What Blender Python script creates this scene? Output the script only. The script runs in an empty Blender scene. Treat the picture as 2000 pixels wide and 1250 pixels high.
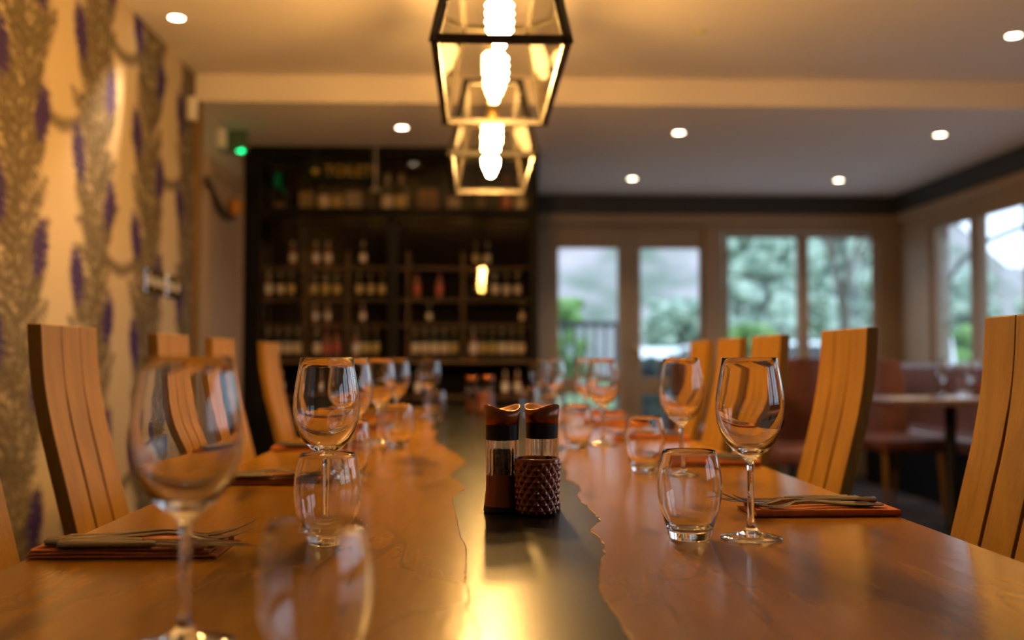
import bpy, bmesh, math, random
import numpy as np
from mathutils import Vector, Matrix, Euler
random.seed(7)
PI = math.pi
S = bpy.context.scene
COL = S.collection

# ------------------------------------------------------------------ camera
EYE = Vector((0, 0, 0.96)); FPX = 1944.0
PITCH = math.atan(77/FPX); YAW = math.atan(70/FPX)
cam_d = bpy.data.cameras.new('camera'); cam = bpy.data.objects.new('camera', cam_d); COL.objects.link(cam)
cam.location = EYE; cam.rotation_euler = (PI/2 + PITCH, 0, -YAW)
cam_d.sensor_width = 36; cam_d.lens = 36*FPX/2000; cam_d.clip_start = 0.02; cam_d.clip_end = 400
cam_d.dof.use_dof = True; cam_d.dof.focus_distance = 1.27; cam_d.dof.aperture_fstop = 2.4
S.camera = cam
CR = Euler((PI/2 + PITCH, 0, -YAW)).to_matrix()

# ------------------------------------------------------------------ view + world
S.view_settings.view_transform = 'Standard'; S.view_settings.look = 'None'
S.view_settings.exposure = -0.42; S.view_settings.gamma = 1; S.view_settings.use_curve_mapping = False
S.cycles.use_denoising = True
S.cycles.max_bounces = 14; S.cycles.transparent_max_bounces = 24; S.cycles.transmission_bounces = 14
S.cycles.glossy_bounces = 6; S.cycles.diffuse_bounces = 5
S.cycles.caustics_reflective = False; S.cycles.caustics_refractive = True
S.cycles.sample_clamp_indirect = 16.0; S.cycles.blur_glossy = 0.4
W = bpy.data.worlds.new('overcast'); S.world = W; W.use_nodes = True
wn = W.node_tree.nodes; wl = W.node_tree.links
bg = wn['Background']; bg.inputs['Strength'].default_value = 4.8
tc = wn.new('ShaderNodeTexCoord'); sp = wn.new('ShaderNodeSeparateXYZ'); wl.new(tc.outputs['Generated'], sp.inputs[0])
cr = wn.new('ShaderNodeValToRGB'); wl.new(sp.outputs['Z'], cr.inputs[0]); wl.new(cr.outputs[0], bg.inputs['Color'])
cr.color_ramp.elements[0].position = 0.0; cr.color_ramp.elements[0].color = (0.62, 0.76, 0.95, 1)
cr.color_ramp.elements[1].position = 0.5; cr.color_ramp.elements[1].color = (0.66, 0.82, 1.0, 1)

# ------------------------------------------------------------------ photo measurements -> metres
def ray(px, py): return CR @ Vector(((px-1000)/FPX, (625-py)/FPX, -1))
def at(px, py, Y): d = ray(px, py); return EYE + d*(Y/d.y)
def atz(px, py, z): d = ray(px, py); return EYE + d*((z-EYE.z)/d.z)
def atx(px, py, X): d = ray(px, py); return EYE + d*(X/d.x)

# ------------------------------------------------------------------ materials
def mat(name, col, rough=0.5, metal=0.0, **k):
    m = bpy.data.materials.new(name); m.use_nodes = True
    b = m.node_tree.nodes['Principled BSDF']
    b.inputs['Base Color'].default_value = (*col, 1); b.inputs['Roughness'].default_value = rough; b.inputs['Metallic'].default_value = metal
    for a, v in k.items():
        b.inputs[a.replace('_', ' ')].default_value = v
    return m
def N(m, t, **props):
    n = m.node_tree.nodes.new(t)
    for a, v in props.items(): setattr(n, a, v)
    return n
def noise_var(m, c1, c2, scale=5, stretch=(1, 1, 1), detail=4, p=(0.35, 0.65), bump=0.0, coord='Object', dist=0.0, bdist=0.002):
    nt = m.node_tree; b = nt.nodes['Principled BSDF']
    t = N(m, 'ShaderNodeTexCoord'); mp = N(m, 'ShaderNodeMapping'); mp.inputs['Scale'].default_value = stretch
    nz = N(m, 'ShaderNodeTexNoise'); nz.inputs['Scale'].default_value = scale; nz.inputs['Detail'].default_value = detail
    nz.inputs['Distortion'].default_value = dist
    r = N(m, 'ShaderNodeValToRGB'); r.color_ramp.elements[0].position = p[0]; r.color_ramp.elements[1].position = p[1]
    r.color_ramp.elements[0].color = (*c1, 1); r.color_ramp.elements[1].color = (*c2, 1)
    nt.links.new(t.outputs[coord], mp.inputs[0]); nt.links.new(mp.outputs[0], nz.inputs['Vector'])
    nt.links.new(nz.outputs['Fac'], r.inputs[0]); nt.links.new(r.outputs[0], b.inputs['Base Color'])
    if bump:
        bp = N(m, 'ShaderNodeBump'); bp.inputs['Strength'].default_value = bump; bp.inputs['Distance'].default_value = bdist
        nt.links.new(nz.outputs['Fac'], bp.inputs['Height']); nt.links.new(bp.outputs[0], b.inputs['Normal'])
    return m
def wood(name, dark, light, stretch, rough=0.35, scale=3.0, knots=False, coat=0.0, spec=0.35, dist=1.2):
    """straight grain: long streaks plus fine pores; optional dark spalting streaks"""
    m = mat(name, light, rough, Specular_IOR_Level=spec); nt = m.node_tree; b = nt.nodes['Principled BSDF']
    if coat: b.inputs['Coat Weight'].default_value = coat; b.inputs['Coat Roughness'].default_value = 0.12
    t = N(m, 'ShaderNodeTexCoord'); mp = N(m, 'ShaderNodeMapping'); mp.inputs['Scale'].default_value = stretch
    nt.links.new(t.outputs['Object'], mp.inputs[0])
    n1 = N(m, 'ShaderNodeTexNoise'); n1.inputs['Scale'].default_value = scale; n1.inputs['Detail'].default_value = 5; n1.inputs['Distortion'].default_value = dist
    n2 = N(m, 'ShaderNodeTexNoise'); n2.inputs['Scale'].default_value = scale*9; n2.inputs['Detail'].default_value = 3
    nt.links.new(mp.outputs[0], n1.inputs['Vector']); nt.links.new(mp.outputs[0], n2.inputs['Vector'])
    mx = N(m, 'ShaderNodeMath', operation='MULTIPLY_ADD'); mx.inputs[1].default_value = 0.35
    nt.links.new(n2.outputs['Fac'], mx.inputs[0]); nt.links.new(n1.outputs['Fac'], mx.inputs[2])
    r = N(m, 'ShaderNodeValToRGB'); e = r.color_ramp.elements
    e[0].position = 0.42; e[1].position = 0.90; e[0].color = (*dark, 1); e[1].color = (*light, 1)
    nt.links.new(mx.outputs[0], r.inputs[0])
    out = r.outputs[0]
    if knots:
        mp2 = N(m, 'ShaderNodeMapping'); mp2.inputs['Scale'].default_value = (3.4, 0.9, 1)
        nt.links.new(t.outputs['Object'], mp2.inputs[0])
        n3 = N(m, 'ShaderNodeTexNoise'); n3.inputs['Scale'].default_value = 3.2; n3.inputs['Detail'].default_value = 2; n3.inputs['Distortion'].default_value = 0.4
        nt.links.new(mp2.outputs[0], n3.inputs['Vector'])
        r3 = N(m, 'ShaderNodeValToRGB'); q = r3.color_ramp.elements
        q[0].position = 0.60; q[0].color = (0, 0, 0, 1); q[1].position = 0.72; q[1].color = (0.8, 0.8, 0.8, 1)
        nt.links.new(n3.outputs['Fac'], r3.inputs[0])
        # thin wandering dark lines
        wv = N(m, 'ShaderNodeTexNoise'); wv.inputs['Scale'].default_value = 2.2; wv.inputs['Detail'].default_value = 1.5; wv.inputs['Distortion'].default_value = 0.8
        nt.links.new(mp2.outputs[0], wv.inputs['Vector'])
        a = N(m, 'ShaderNodeMath', operation='SUBTRACT'); a.inputs[1].default_value = 0.5; nt.links.new(wv.outputs['Fac'], a.inputs[0])
        ab = N(m, 'ShaderNodeMath', operation='ABSOLUTE'); nt.links.new(a.outputs[0], ab.inputs[0])
        lt = N(m, 'ShaderNodeMapRange'); lt.inputs['From Min'].default_value = 0.0; lt.inputs['From Max'].default_value = 0.007
        lt.inputs['To Min'].default_value = 0.40; lt.inputs['To Max'].default_value = 0.0; nt.links.new(ab.outputs[0], lt.inputs['Value'])
        mm = N(m, 'ShaderNodeMath', operation='MAXIMUM'); nt.links.new(lt.outputs[0], mm.inputs[0]); nt.links.new(r3.outputs[0], mm.inputs[1])
        mix = N(m, 'ShaderNodeMix', data_type='RGBA'); mix.inputs[7].default_value = (dark[0]*0.26, dark[1]*0.24, dark[2]*0.4, 1)
        nt.links.new(mm.outputs[0], mix.inputs[0]); nt.links.new(out, mix.inputs[6]); out = mix.outputs[2]
    nt.links.new(out, b.inputs['Base Color'])
    bp = N(m, 'ShaderNodeBump'); bp.inputs['Strength'].default_value = 0.25; bp.inputs['Distance'].default_value = 0.0008
    nt.links.new(n2.outputs['Fac'], bp.inputs['Height']); nt.links.new(bp.outputs[0], b.inputs['Normal'])
    return m
def emis(name, col, s):
    m = bpy.data.materials.new(name); m.use_nodes = True; nt = m.node_tree; nt.nodes.clear()
    e = N(m, 'ShaderNodeEmission'); e.inputs[0].default_value = (*col, 1); e.inputs[1].default_value = s
    o = N(m, 'ShaderNodeOutputMaterial'); nt.links.new(e.outputs[0], o.inputs[0]); return m
def pane_mat(name, tint=(1, 1, 1), refl=1.0, ior=1.5, rough=0.0):
    """a thin flat pane: straight-through transmission plus Fresnel reflection"""
    m = bpy.data.materials.new(name); m.use_nodes = True; nt = m.node_tree; nt.nodes.clear()
    t = N(m, 'ShaderNodeBsdfTransparent'); t.inputs[0].default_value = (*tint, 1)
    g = N(m, 'ShaderNodeBsdfGlossy'); g.inputs['Roughness'].default_value = rough
    f = N(m, 'ShaderNodeFresnel')   # the same Fresnel value on the way in and out of the thin pane
    ge = N(m, 'ShaderNodeNewGeometry'); mi = N(m, 'ShaderNodeMath', operation='MULTIPLY_ADD'); mi.inputs[1].default_value = 1/ior-ior; mi.inputs[2].default_value = ior
    nt.links.new(ge.outputs['Backfacing'], mi.inputs[0]); nt.links.new(mi.outputs[0], f.inputs[0])
    ml = N(m, 'ShaderNodeMath', operation='MULTIPLY'); ml.inputs[1].default_value = refl; ml.use_clamp = True
    x = N(m, 'ShaderNodeMixShader'); o = N(m, 'ShaderNodeOutputMaterial')
    nt.links.new(f.outputs[0], ml.inputs[0]); nt.links.new(ml.outputs[0], x.inputs[0])
    nt.links.new(t.outputs[0], x.inputs[1]); nt.links.new(g.outputs[0], x.inputs[2]); nt.links.new(x.outputs[0], o.inputs[0])
    return m
def glass_mat(name, ior=1.47, col=(1, 1, 1)):
    m = bpy.data.materials.new(name); m.use_nodes = True; nt = m.node_tree; nt.nodes.clear()
    g = N(m, 'ShaderNodeBsdfGlass'); g.inputs['Color'].default_value = (*col, 1); g.inputs['Roughness'].default_value = 0; g.inputs['IOR'].default_value = ior
    o = N(m, 'ShaderNodeOutputMaterial'); nt.links.new(g.outputs[0], o.inputs[0]); return m

M = {}
M['table'] = wood('table_timber', (0.195, 0.086, 0.005), (0.33, 0.155, 0.008), (6, 1.0, 1), 0.19, 1.6, knots=True, coat=0.0, spec=0.30, dist=0.3)
M['river'] = noise_var(mat('river_resin', (0.025, 0.027, 0.025), 0.25, 0.0, Specular_IOR_Level=0.13), (0.006, 0.008, 0.009), (0.015, 0.018, 0.019), 6, (3, 1, 1))
M['oak'] = wood('chair_oak', (0.165, 0.075, 0.007), (0.285, 0.142, 0.013), (9, 9, 0.8), 0.42, 2.5)
M['napkin'] = noise_var(mat('napkin_cloth', (0.6, 0.14, 0.03), 0.85), (0.34, 0.085, 0.012), (0.42, 0.115, 0.018), 60, bump=0.2, bdist=0.0005)
M['steel'] = mat('cutlery_steel', (0.24, 0.22, 0.19), 0.10, 1.0)
M['glass'] = glass_mat('drinking_glass')
M['acrylic'] = pane_mat('clear_acrylic', (0.95, 0.95, 0.95), 1.0)
M['copper'] = mat('brushed_copper', (0.21, 0.080, 0.040), 0.34, 1.0)
_b = M['copper'].node_tree.nodes['Principled BSDF']; _b.inputs['Anisotropic'].default_value = 0.6
M['black'] = mat('black_plastic', (0.004, 0.004, 0.004), 0.4, Specular_IOR_Level=0.25)
M['pepper'] = noise_var(mat('peppercorn', (0.02, 0.012, 0.008), 0.6), (0.004, 0.003, 0.002), (0.016, 0.009, 0.006), 300)
M['salt'] = noise_var(mat('salt', (0.7, 0.66, 0.62), 0.8), (0.55, 0.5, 0.46), (0.8, 0.77, 0.74), 500)
M['amber'] = mat('amber_glass', (0.16, 0.038, 0.012), 0.16, 0.55, Coat_Weight=0.6)
M['wax'] = mat('candle_wax', (0.62, 0.42, 0.16), 0.5)
M['bronze'] = mat('lantern_bronze', (0.022, 0.018, 0.012), 0.5, 0.3)
M['lantern_glass'] = pane_mat('lantern_pane', (0.97, 0.96, 0.93), 2.2)
M['bulb'] = emis('filament_bulb', (1.0, 0.53, 0.145), 900)
M['brass'] = mat('brass', (0.55, 0.36, 0.12), 0.3, 1.0)
M['ceiling'] = noise_var(mat('ceiling_paint', (0.84, 0.77, 0.71), 0.9), (0.83, 0.76, 0.70), (0.85, 0.78, 0.72), 2)
M['wall'] = noise_var(mat('wall_paint', (0.45, 0.40, 0.32), 0.85), (0.43, 0.38, 0.30), (0.47, 0.42, 0.34), 3)
M['cream'] = noise_var(mat('cream_joinery', (0.33, 0.235, 0.155), 0.6), (0.32, 0.225, 0.148), (0.34, 0.245, 0.162), 4)
M['charcoal'] = mat('charcoal_paint', (0.030, 0.032, 0.036), 0.6)
M['cab'] = noise_var(mat('cabinet_black', (0.012, 0.009, 0.007), 0.5, Specular_IOR_Level=0.12), (0.003, 0.0025, 0.002), (0.007, 0.005, 0.004), 5)
M['cabwood'] = wood('cabinet_wood', (0.035, 0.017, 0.007), (0.11, 0.055, 0.02), (1, 6, 6), 0.5, 3)
M['cabback'] = mat('cabinet_back', (0.008, 0.005, 0.003), 0.8, Specular_IOR_Level=0.1)
M['pane'] = pane_mat('window_pane', (0.95, 0.97, 0.97), 1.0)
M['cabpane'] = pane_mat('cabinet_pane', (0.92, 0.90, 0.88), 0.5)
M['white'] = mat('white_plastic', (0.75, 0.73, 0.68), 0.4)
M['chrome'] = mat('chrome', (0.8, 0.82, 0.85), 0.12, 1.0)
M['lamp'] = emis('downlight_led', (1.0, 0.80, 0.55), 30)
M['green'] = emis('green_led', (0.0, 1.0, 0.28), 6)
M['greenpanel'] = emis('green_sign_face', (0.0, 0.9, 0.22), 1.6)
M['leather'] = noise_var(mat('brown_leather', (0.17, 0.055, 0.03), 0.38), (0.13, 0.04, 0.02), (0.21, 0.07, 0.04), 8, bump=0.1)
M['tabletop2'] = wood('bistro_top', (0.10, 0.045, 0.02), (0.22, 0.11, 0.05), (1, 6, 1), 0.3, 3)
M['mat_white'] = mat('paper_white', (0.72, 0.70, 0.70), 0.7)
M['floor'] = noise_var(mat('dark_carpet', (0.03, 0.025, 0.03), 0.95), (0.018, 0.022, 0.035), (0.085, 0.05, 0.035), 2.2, detail=3, p=(0.4, 0.6))
M['signgreen'] = mat('sign_dark_green', (0.006, 0.012, 0.007), 0.6, Specular_IOR_Level=0.15)
M['gold'] = mat('gold_paint', (0.42, 0.26, 0.04), 0.5)

# ------------------------------------------------------------------ mesh helpers
class MB:
    def __init__(s): s.bm = bmesh.new()
    def box(s, a, b, mtx=None):
        x0, y0, z0 = a; x1, y1, z1 = b
        x0, x1 = sorted((x0, x1)); y0, y1 = sorted((y0, y1)); z0, z1 = sorted((z0, z1))
        vs = [Vector(c) for c in ((x0,y0,z0),(x1,y0,z0),(x1,y1,z0),(x0,y1,z0),(x0,y0,z1),(x1,y0,z1),(x1,y1,z1),(x0,y1,z1))]
        if mtx: vs = [mtx @ v for v in vs]
        v = [s.bm.verts.new(c) for c in vs]
        for f in ((3,2,1,0),(4,5,6,7),(0,1,5,4),(1,2,6,5),(2,3,7,6),(3,0,4,7)): s.bm.faces.new([v[i] for i in f])
        return s
    def prism(s, pts, z0, z1):
        """polygon in xy extruded in z"""
        lo = [s.bm.verts.new((x, y, z0)) for x, y in pts]; hi = [s.bm.verts.new((x, y, z1)) for x, y in pts]
        n = len(pts); s.bm.faces.new(hi); s.bm.faces.new(lo[::-1])
        for i in range(n): s.bm.faces.new((lo[i], lo[(i+1) % n], hi[(i+1) % n], hi[i]))
        return s
    def lathe(s, prof, n=24, c=(0, 0, 0), fr=None):
        """closed or open radial profile [(r,z)...]; fr(angle, r, z) may modulate"""
        rings = []
        for r, z in prof:
            if r < 1e-6: rings.append([s.bm.verts.new((c[0], c[1], c[2]+z))]); continue
            ring = []
            for i in range(n):
                a = 2*PI*i/n; rr, zz = fr(a, r, z) if fr else (r, z)
                ring.append(s.bm.verts.new((c[0]+rr*math.cos(a), c[1]+rr*math.sin(a), c[2]+zz)))
            rings.append(ring)
        for A, B in zip(rings, rings[1:]):
            for i in range(n):
                j = (i+1) % n
                if len(A) == 1 and len(B) == 1: break
                if len(A) == 1: s.bm.faces.new((A[0], B[j], B[i]))
                elif len(B) == 1: s.bm.faces.new((A[i], A[j], B[0]))
                else: s.bm.faces.new((A[i], A[j], B[j], B[i]))
        return s
    def tube(s, pts, r, n=8, flat=1.0):
        pts = [Vector(p) for p in pts]; rs = r if isinstance(r, (list, tuple)) else [r]*len(pts); rings = []
        for i, p in enumerate(pts):
            t = (pts[min(i+1, len(pts)-1)] - pts[max(i-1, 0)]).normalized()
            up = Vector((0, 0, 1)) if abs(t.z) < 0.9 else Vector((0, 1, 0))
            u = t.cross(up).normalized(); w = u.cross(t)
            rings.append([s.bm.verts.new(p + (u*math.cos(2*PI*k/n) + w*math.sin(2*PI*k/n)*flat)*rs[i]) for k in range(n)])
        for A, B in zip(rings, rings[1:]):
            for k in range(n): s.bm.faces.new((A[k], A[(k+1) % n], B[(k+1) % n], B[k]))
        s.bm.faces.new(rings[0][::-1]); s.bm.faces.new(rings[-1]); return s
    def sweep(s, st, n=10, box=False):
        """st: stations (x, y, z, halfwidth_y, halfthick_z) along x; elliptical or boxy section"""
        rings = []
        for x, y, z, w, t in st:
            ring = []
            for k in range(n):
                a = 2*PI*(k+0.5)/n; ca, sa = math.cos(a), math.sin(a)
                if box: ca = math.copysign(abs(ca)**0.35, ca); sa = math.copysign(abs(sa)**0.35, sa)
                ring.append(s.bm.verts.new((x, y+w*ca, z+t*sa)))
            rings.append(ring)
        for A, B in zip(rings, rings[1:]):
            for k in range(n): s.bm.faces.new((A[k], A[(k+1) % n], B[(k+1) % n], B[k]))
        s.bm.faces.new(rings[0][::-1]); s.bm.faces.new(rings[-1]); return s
    def ball(s, c, r, sub=2, sq=(1, 1, 1), jit=0.0):
        g = bmesh.ops.create_icosphere(s.bm, subdivisions=sub, radius=1)
        for v in g['verts']:
            k = 1 + (random.uniform(-jit, jit) if jit else 0)
            v.co = Vector((c[0]+v.co.x*r*sq[0]*k, c[1]+v.co.y*r*sq[1]*k, c[2]+v.co.z*r*sq[2]*k))
        return s
    def build(s, name, m, parent=None, smooth=False, bevel=0.0, bseg=2, loc=None, sub=0):
        bmesh.ops.recalc_face_normals(s.bm, faces=s.bm.faces[:])
        me = bpy.data.meshes.new(name); s.bm.to_mesh(me); s.bm.free()
        if m is not None: me.materials.append(m)
        if smooth:
            me.polygons.foreach_set('use_smooth', [True]*len(me.polygons))
            if smooth != 'all': me.set_sharp_from_angle(angle=math.radians(40))
        o = bpy.data.objects.new(name, me); COL.objects.link(o)
        if parent: o.parent = parent
        if loc: o.location = loc
        if bevel:
            b = o.modifiers.new('bevel', 'BEVEL'); b.width = bevel; b.segments = bseg; b.limit_method = 'ANGLE'
        if sub:
            q = o.modifiers.new('sub', 'SUBSURF'); q.levels = sub; q.render_levels = sub
        return o
def thing(name, label, cat, loc=(0, 0, 0), rz=0, group=None):
    o = bpy.data.objects.new(name, None); COL.objects.link(o); o.empty_display_size = 0.05
    o.location = loc; o.rotation_euler = (0, 0, rz); return tag(o, label, cat, group)
def tag(o, label, cat, group=None, kind=None):
    o['label'] = label; o['category'] = cat
    if group: o['group'] = group
    if kind: o['kind'] = kind
    return o
def struct(o): o['kind'] = 'structure'; return o
def kids(o): return [c for c in COL.objects if c.parent is o]
KIDS = {}
def copy_tree(o, parent=None):
    c = o.copy(); COL.objects.link(c)
    if parent is not None: c.parent = parent
    if o.name not in KIDS: KIDS[o.name] = kids(o)
    for ch in KIDS[o.name]: copy_tree(ch, c)
    return c
def place(proto, first, loc, rz=0, label=None, group=None, scale=None):
    """move the prototype itself the first time, copy it afterwards"""
    if first: kids_now = KIDS.setdefault(proto.name, kids(proto)); r = proto
    else: r = copy_tree(proto)
    r.location = loc; r.rotation_euler = (0, 0, rz)
    if scale: r.scale = scale
    if label: r['label'] = label
    if group: r['group'] = group
    return r

# ================================================================== ROOM
XL, XR = -1.48, 3.52
YB, YC = 8.2, 6.34                 # back wall, cabinet front
ZN, ZF = 2.46, 2.32                # near (higher) and far ceiling
YS = 5.25                          # where the ceiling steps down
YF = -2.6
struct(MB().box((XL-.2, YF-.2, -.1), (XR+.2, YB+.2, 0)).build('floor', M['floor']))
struct(MB().box((XL-.2, YF-.2, ZN), (XR+.2, YS, ZN+.15)).build('ceiling', M['ceiling']))
struct(MB().box((XL-.2, YS, ZF), (XR+.2, YB+.2, ZN+.15)).build('ceiling', M['ceiling']))
struct(MB().box((XL-.2, YF-.2, 0), (XR+.2, YF, ZN)).build('wall_front', M['wall']))

# ---- left wall with thistle wallpaper: the printed pattern is a colour attribute on a fine grid
def wallpaper():
    y0, y1, z0, z1, st = 1.2, YS, 0.0, ZN, 0.007
    ny = int((y1-y0)/st)+1; nz = int((z1-z0)/st)+1
    ys = np.linspace(y0, y1, ny); zs = np.linspace(z0, z1, nz)
    Y, Z = np.meshgrid(ys, zs)
    rng = np.random.default_rng(3)
    base = np.array([0.46, 0.37, 0.24])
    ink = np.zeros_like(Y); pur = np.zeros_like(Y)
    def feather(cy, cz, ang, L, w, n=16, dark=0.75):
        """a spiny leaf: a rib with barbs"""
        nonlocal ink
        dy, dz = math.sin(ang), math.cos(ang)
        box = (abs(Y-cy-dy*L/2) < L*0.5+w+.02) & (abs(Z-cz-dz*L/2) < L*0.5+w+.02)
        iz, iy = np.where(box)
        if len(iz) == 0: return
        s_ = slice(iz.min(), iz.max()+1); t_ = slice(iy.min(), iy.max()+1)
        yy = Y[s_, t_]-cy; zz = Z[s_, t_]-cz
        u = (yy*dy+zz*dz)/L; v = yy*dz-zz*dy
        env = w*np.clip(np.sin(np.clip(u, 0, 1)*PI), 0, 1)**0.6*(0.55+0.45*np.cos((u*n - abs(v)/w*1.4)*2*PI))
        k = ((u > 0) & (u < 1) & (abs(v) < env)).astype(float)
        k *= dark*(0.75+0.25*np.cos((u*n*1.7+v*130)))
        rib = ((u > 0) & (u < 1) & (abs(v) < .004))*0.9
        ink[s_, t_] = np.maximum(ink[s_, t_], np.maximum(k, rib))
    def bloom(cy, cz, sz, tilt):
        """thistle head: purple tuft over a dark scaly bulb"""
        nonlocal ink, pur
        box = (abs(Y-cy) < sz) & (abs(Z-cz) < sz*1.6)
        iz, iy = np.where(box)
        if len(iz) == 0: return
        s_ = slice(iz.min(), iz.max()+1); t_ = slice(iy.min(), iy.max()+1)
        yy = Y[s_, t_]-cy; zz = Z[s_, t_]-cz
        ct, stl = math.cos(tilt), math.sin(tilt)
        a = yy*ct-zz*stl; b = yy*stl+zz*ct
        tuft = (a/(sz*0.40))**2+((b-sz*.35)/(sz*0.70))**2 < 1.05+0.45*np.cos(a*380)*np.cos(b*90+cz*50)+.30*np.cos(b*210+a*160)+.2*np.cos(a*900)
        bulb = (a/(sz*0.36))**2+((b+sz*.45)/(sz*0.40))**2 < 1
        pur[s_, t_] = np.maximum(pur[s_, t_], tuft*1.0)
        ink[s_, t_] = np.maximum(ink[s_, t_], bulb*(0.7+0.25*np.cos(a*300)*np.cos(b*300)))
    cols = [5.16-0.63*k for k in range(8)]
    for ci, cy in enumerate(cols):
        # stem
        wob = 0.02*np.sin(Z*9+ci)
        ink = np.maximum(ink, (abs(Y-cy-wob) < 0.012)*0.8)
        z = 0.05 + 0.13*(ci % 2)
        k = 0
        while z < ZN:
            for sgn in (-1, 1):
                feather(cy+0.02*math.sin(z*9+ci), z, sgn*rng.uniform(0.35, 1.05), rng.uniform(.20, .31), rng.uniform(.055, .085), int(rng.integers(9, 15)), rng.uniform(.78, 1.0))
                if rng.random() < .9: feather(cy, z+.03, sgn*rng.uniform(0.9, 1.7), rng.uniform(.13, .19), .045, 9, rng.uniform(.7, 1.0))
            z += 0.058; k += 1
        for z in np.arange(0.30 + .22*(ci % 2), ZN+.2, 0.46):
            bloom(cy-0.15, z, 0.150, -0.25); bloom(cy+0.145, z-.15, 0.140, 0.2)
    # swags joining neighbouring columns, alternately high and low
    for ci in range(len(cols)-1):
        a, b = cols[ci+1], cols[ci]
        for zb in ((1.93, 1.03, .13) if ci % 2 == 0 else (1.46, 0.56, 2.36)):
            t = np.clip((Y-a)/(b-a), 0, 1); zc = zb - 0.13*np.sin(t*PI) + .06*(t-.5)
            th = 0.026+0.010*np.cos(Y*190)
            ink = np.maximum(ink, ((Y > a) & (Y < b) & (abs(Z-zc) < th))*0.75)
    n = rng.random(Y.shape); n = 0.86+0.14*n
    ink = np.clip(ink*n, 0, 1)[..., None]; p = pur[..., None]
    inkc = np.array([0.036, 0.026, 0.013]); purc = np.array([0.048, 0.028, 0.105])
    c = base*(1-ink)+inkc*ink; c = c*(1-p)+purc*p
    me = bpy.data.meshes.new('wall_left')
    co = np.stack([np.full(Y.shape, XL), Y, Z], -1).reshape(-1, 3).astype(np.float32)
    idx = np.arange(nz*ny).reshape(nz, ny)
    q = np.stack([idx[:-1, :-1], idx[:-1, 1:], idx[1:, 1:], idx[1:, :-1]], -1).reshape(-1, 4)
    nv = len(co); ex = np.array([(XL-.15, y0, z0), (XL-.15, y1, z0), (XL-.15, y1, z1), (XL-.15, y0, z1)], np.float32)
    co = np.vstack([co, ex])
    me.from_pydata(co.tolist(), [], q[:, ::-1].tolist()+[(nv, nv+1, nv+2, nv+3)])
    at_ = me.color_attributes.new('print', 'FLOAT_COLOR', 'POINT')
    cc = np.ones((len(co), 4), np.float32); cc[:nv, :3] = c.reshape(-1, 3); cc[nv:, :3] = base
    at_.data.foreach_set('color', cc.ravel())
    m = mat('thistle_wallpaper', base, 0.9, Specular_IOR_Level=0.12); nt = m.node_tree
    vc = N(m, 'ShaderNodeVertexColor', layer_name='print'); nt.links.new(vc.outputs[0], nt.nodes['Principled BSDF'].inputs['Base Color'])
    me.materials.append(m)
    o = bpy.data.objects.new('wall_left', me); COL.objects.link(o); return struct(o)
wallpaper()
struct(MB().box((XL-.15, YF-.2, 0), (XL, 1.2, ZN)).build('wall_left', M['wall']))
struct(MB().box((XL-.15, YS, 0), (XL, 7.0, ZF)).build('wall_left', M['wall']))
struct(MB().box((XL-.002, YS-.005, 0), (XL+.03, YS+.055, ZF)).build('trim_1', mat('gilt_edge', (0.22, 0.13, 0.045), 0.5), bevel=.004))
# pale door casing on the far part of the left wall
dd = struct(MB().box((XL, 5.45, 0), (XL+.022, 5.53, 2.08)).box((XL, 6.2, 0), (XL+.022, 6.28, 2.08)).box((XL, 5.53, 2.0), (XL+.022, 6.2, 2.08)).build('door_2', M['cream'], bevel=.003))
MB().box((XL, 5.53, 0.02), (XL+.012, 6.2, 2.0)).build('door_leaf', M['cream'], dd)
# baseboard
struct(MB().box((XL, YF, 0), (XL+.018, YS-.01, .14)).build('baseboard_left', M['cream'], bevel=.004))

# ---- partition carrying the cabinet
struct(MB().box((XL-.15, YC+.42, 0), (0.42, YC+.55, ZF)).build('wall_back', M['wall']))
struct(MB().box((0.30, YC+.55, 0), (0.42, YB, ZF)).build('wall_back', M['wall']))

# ---- back wall: openings given in photo columns
def bx(px): return at(px, 600, YB).x
def bz(py): return at(1400, py, YB).z
zt_win, zb_win = bz(463), 0.93
zt_door = bz(485)
wall = MB()
T = 0.16
xd0, xd1 = bx(1078), bx(1384)          # double door opening
xw0, xw1 = bx(1412), bx(1728)          # back window opening
ztop = bz(436); zwt = bz(452)
wall.box((0.42, YB, 0), (xd0, YB+T, ZF)).box((xd0, YB, ztop), (xd1, YB+T, ZF)).box((xd1, YB, 0), (xw0, YB+T, ZF))
wall.box((xw0, YB, zwt), (xw1, YB+T, ZF)).box((xw0, YB, 0), (xw1, YB+T, zb_win-.04)).box((xw1, YB, 0), (XR+.16, YB+T, ZF))
struct(wall.build('wall_back', M['cream']))
struct(MB().box((0.42, YB-.05, bz(418)), (XR, YB, ZF)).build('trim_2', M['charcoal'], bevel=.004))
struct(MB().box((0.42, YB-.03, bz(440)), (XR, YB, bz(419))).build('trim_3', M['cream'], bevel=.004))
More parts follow.
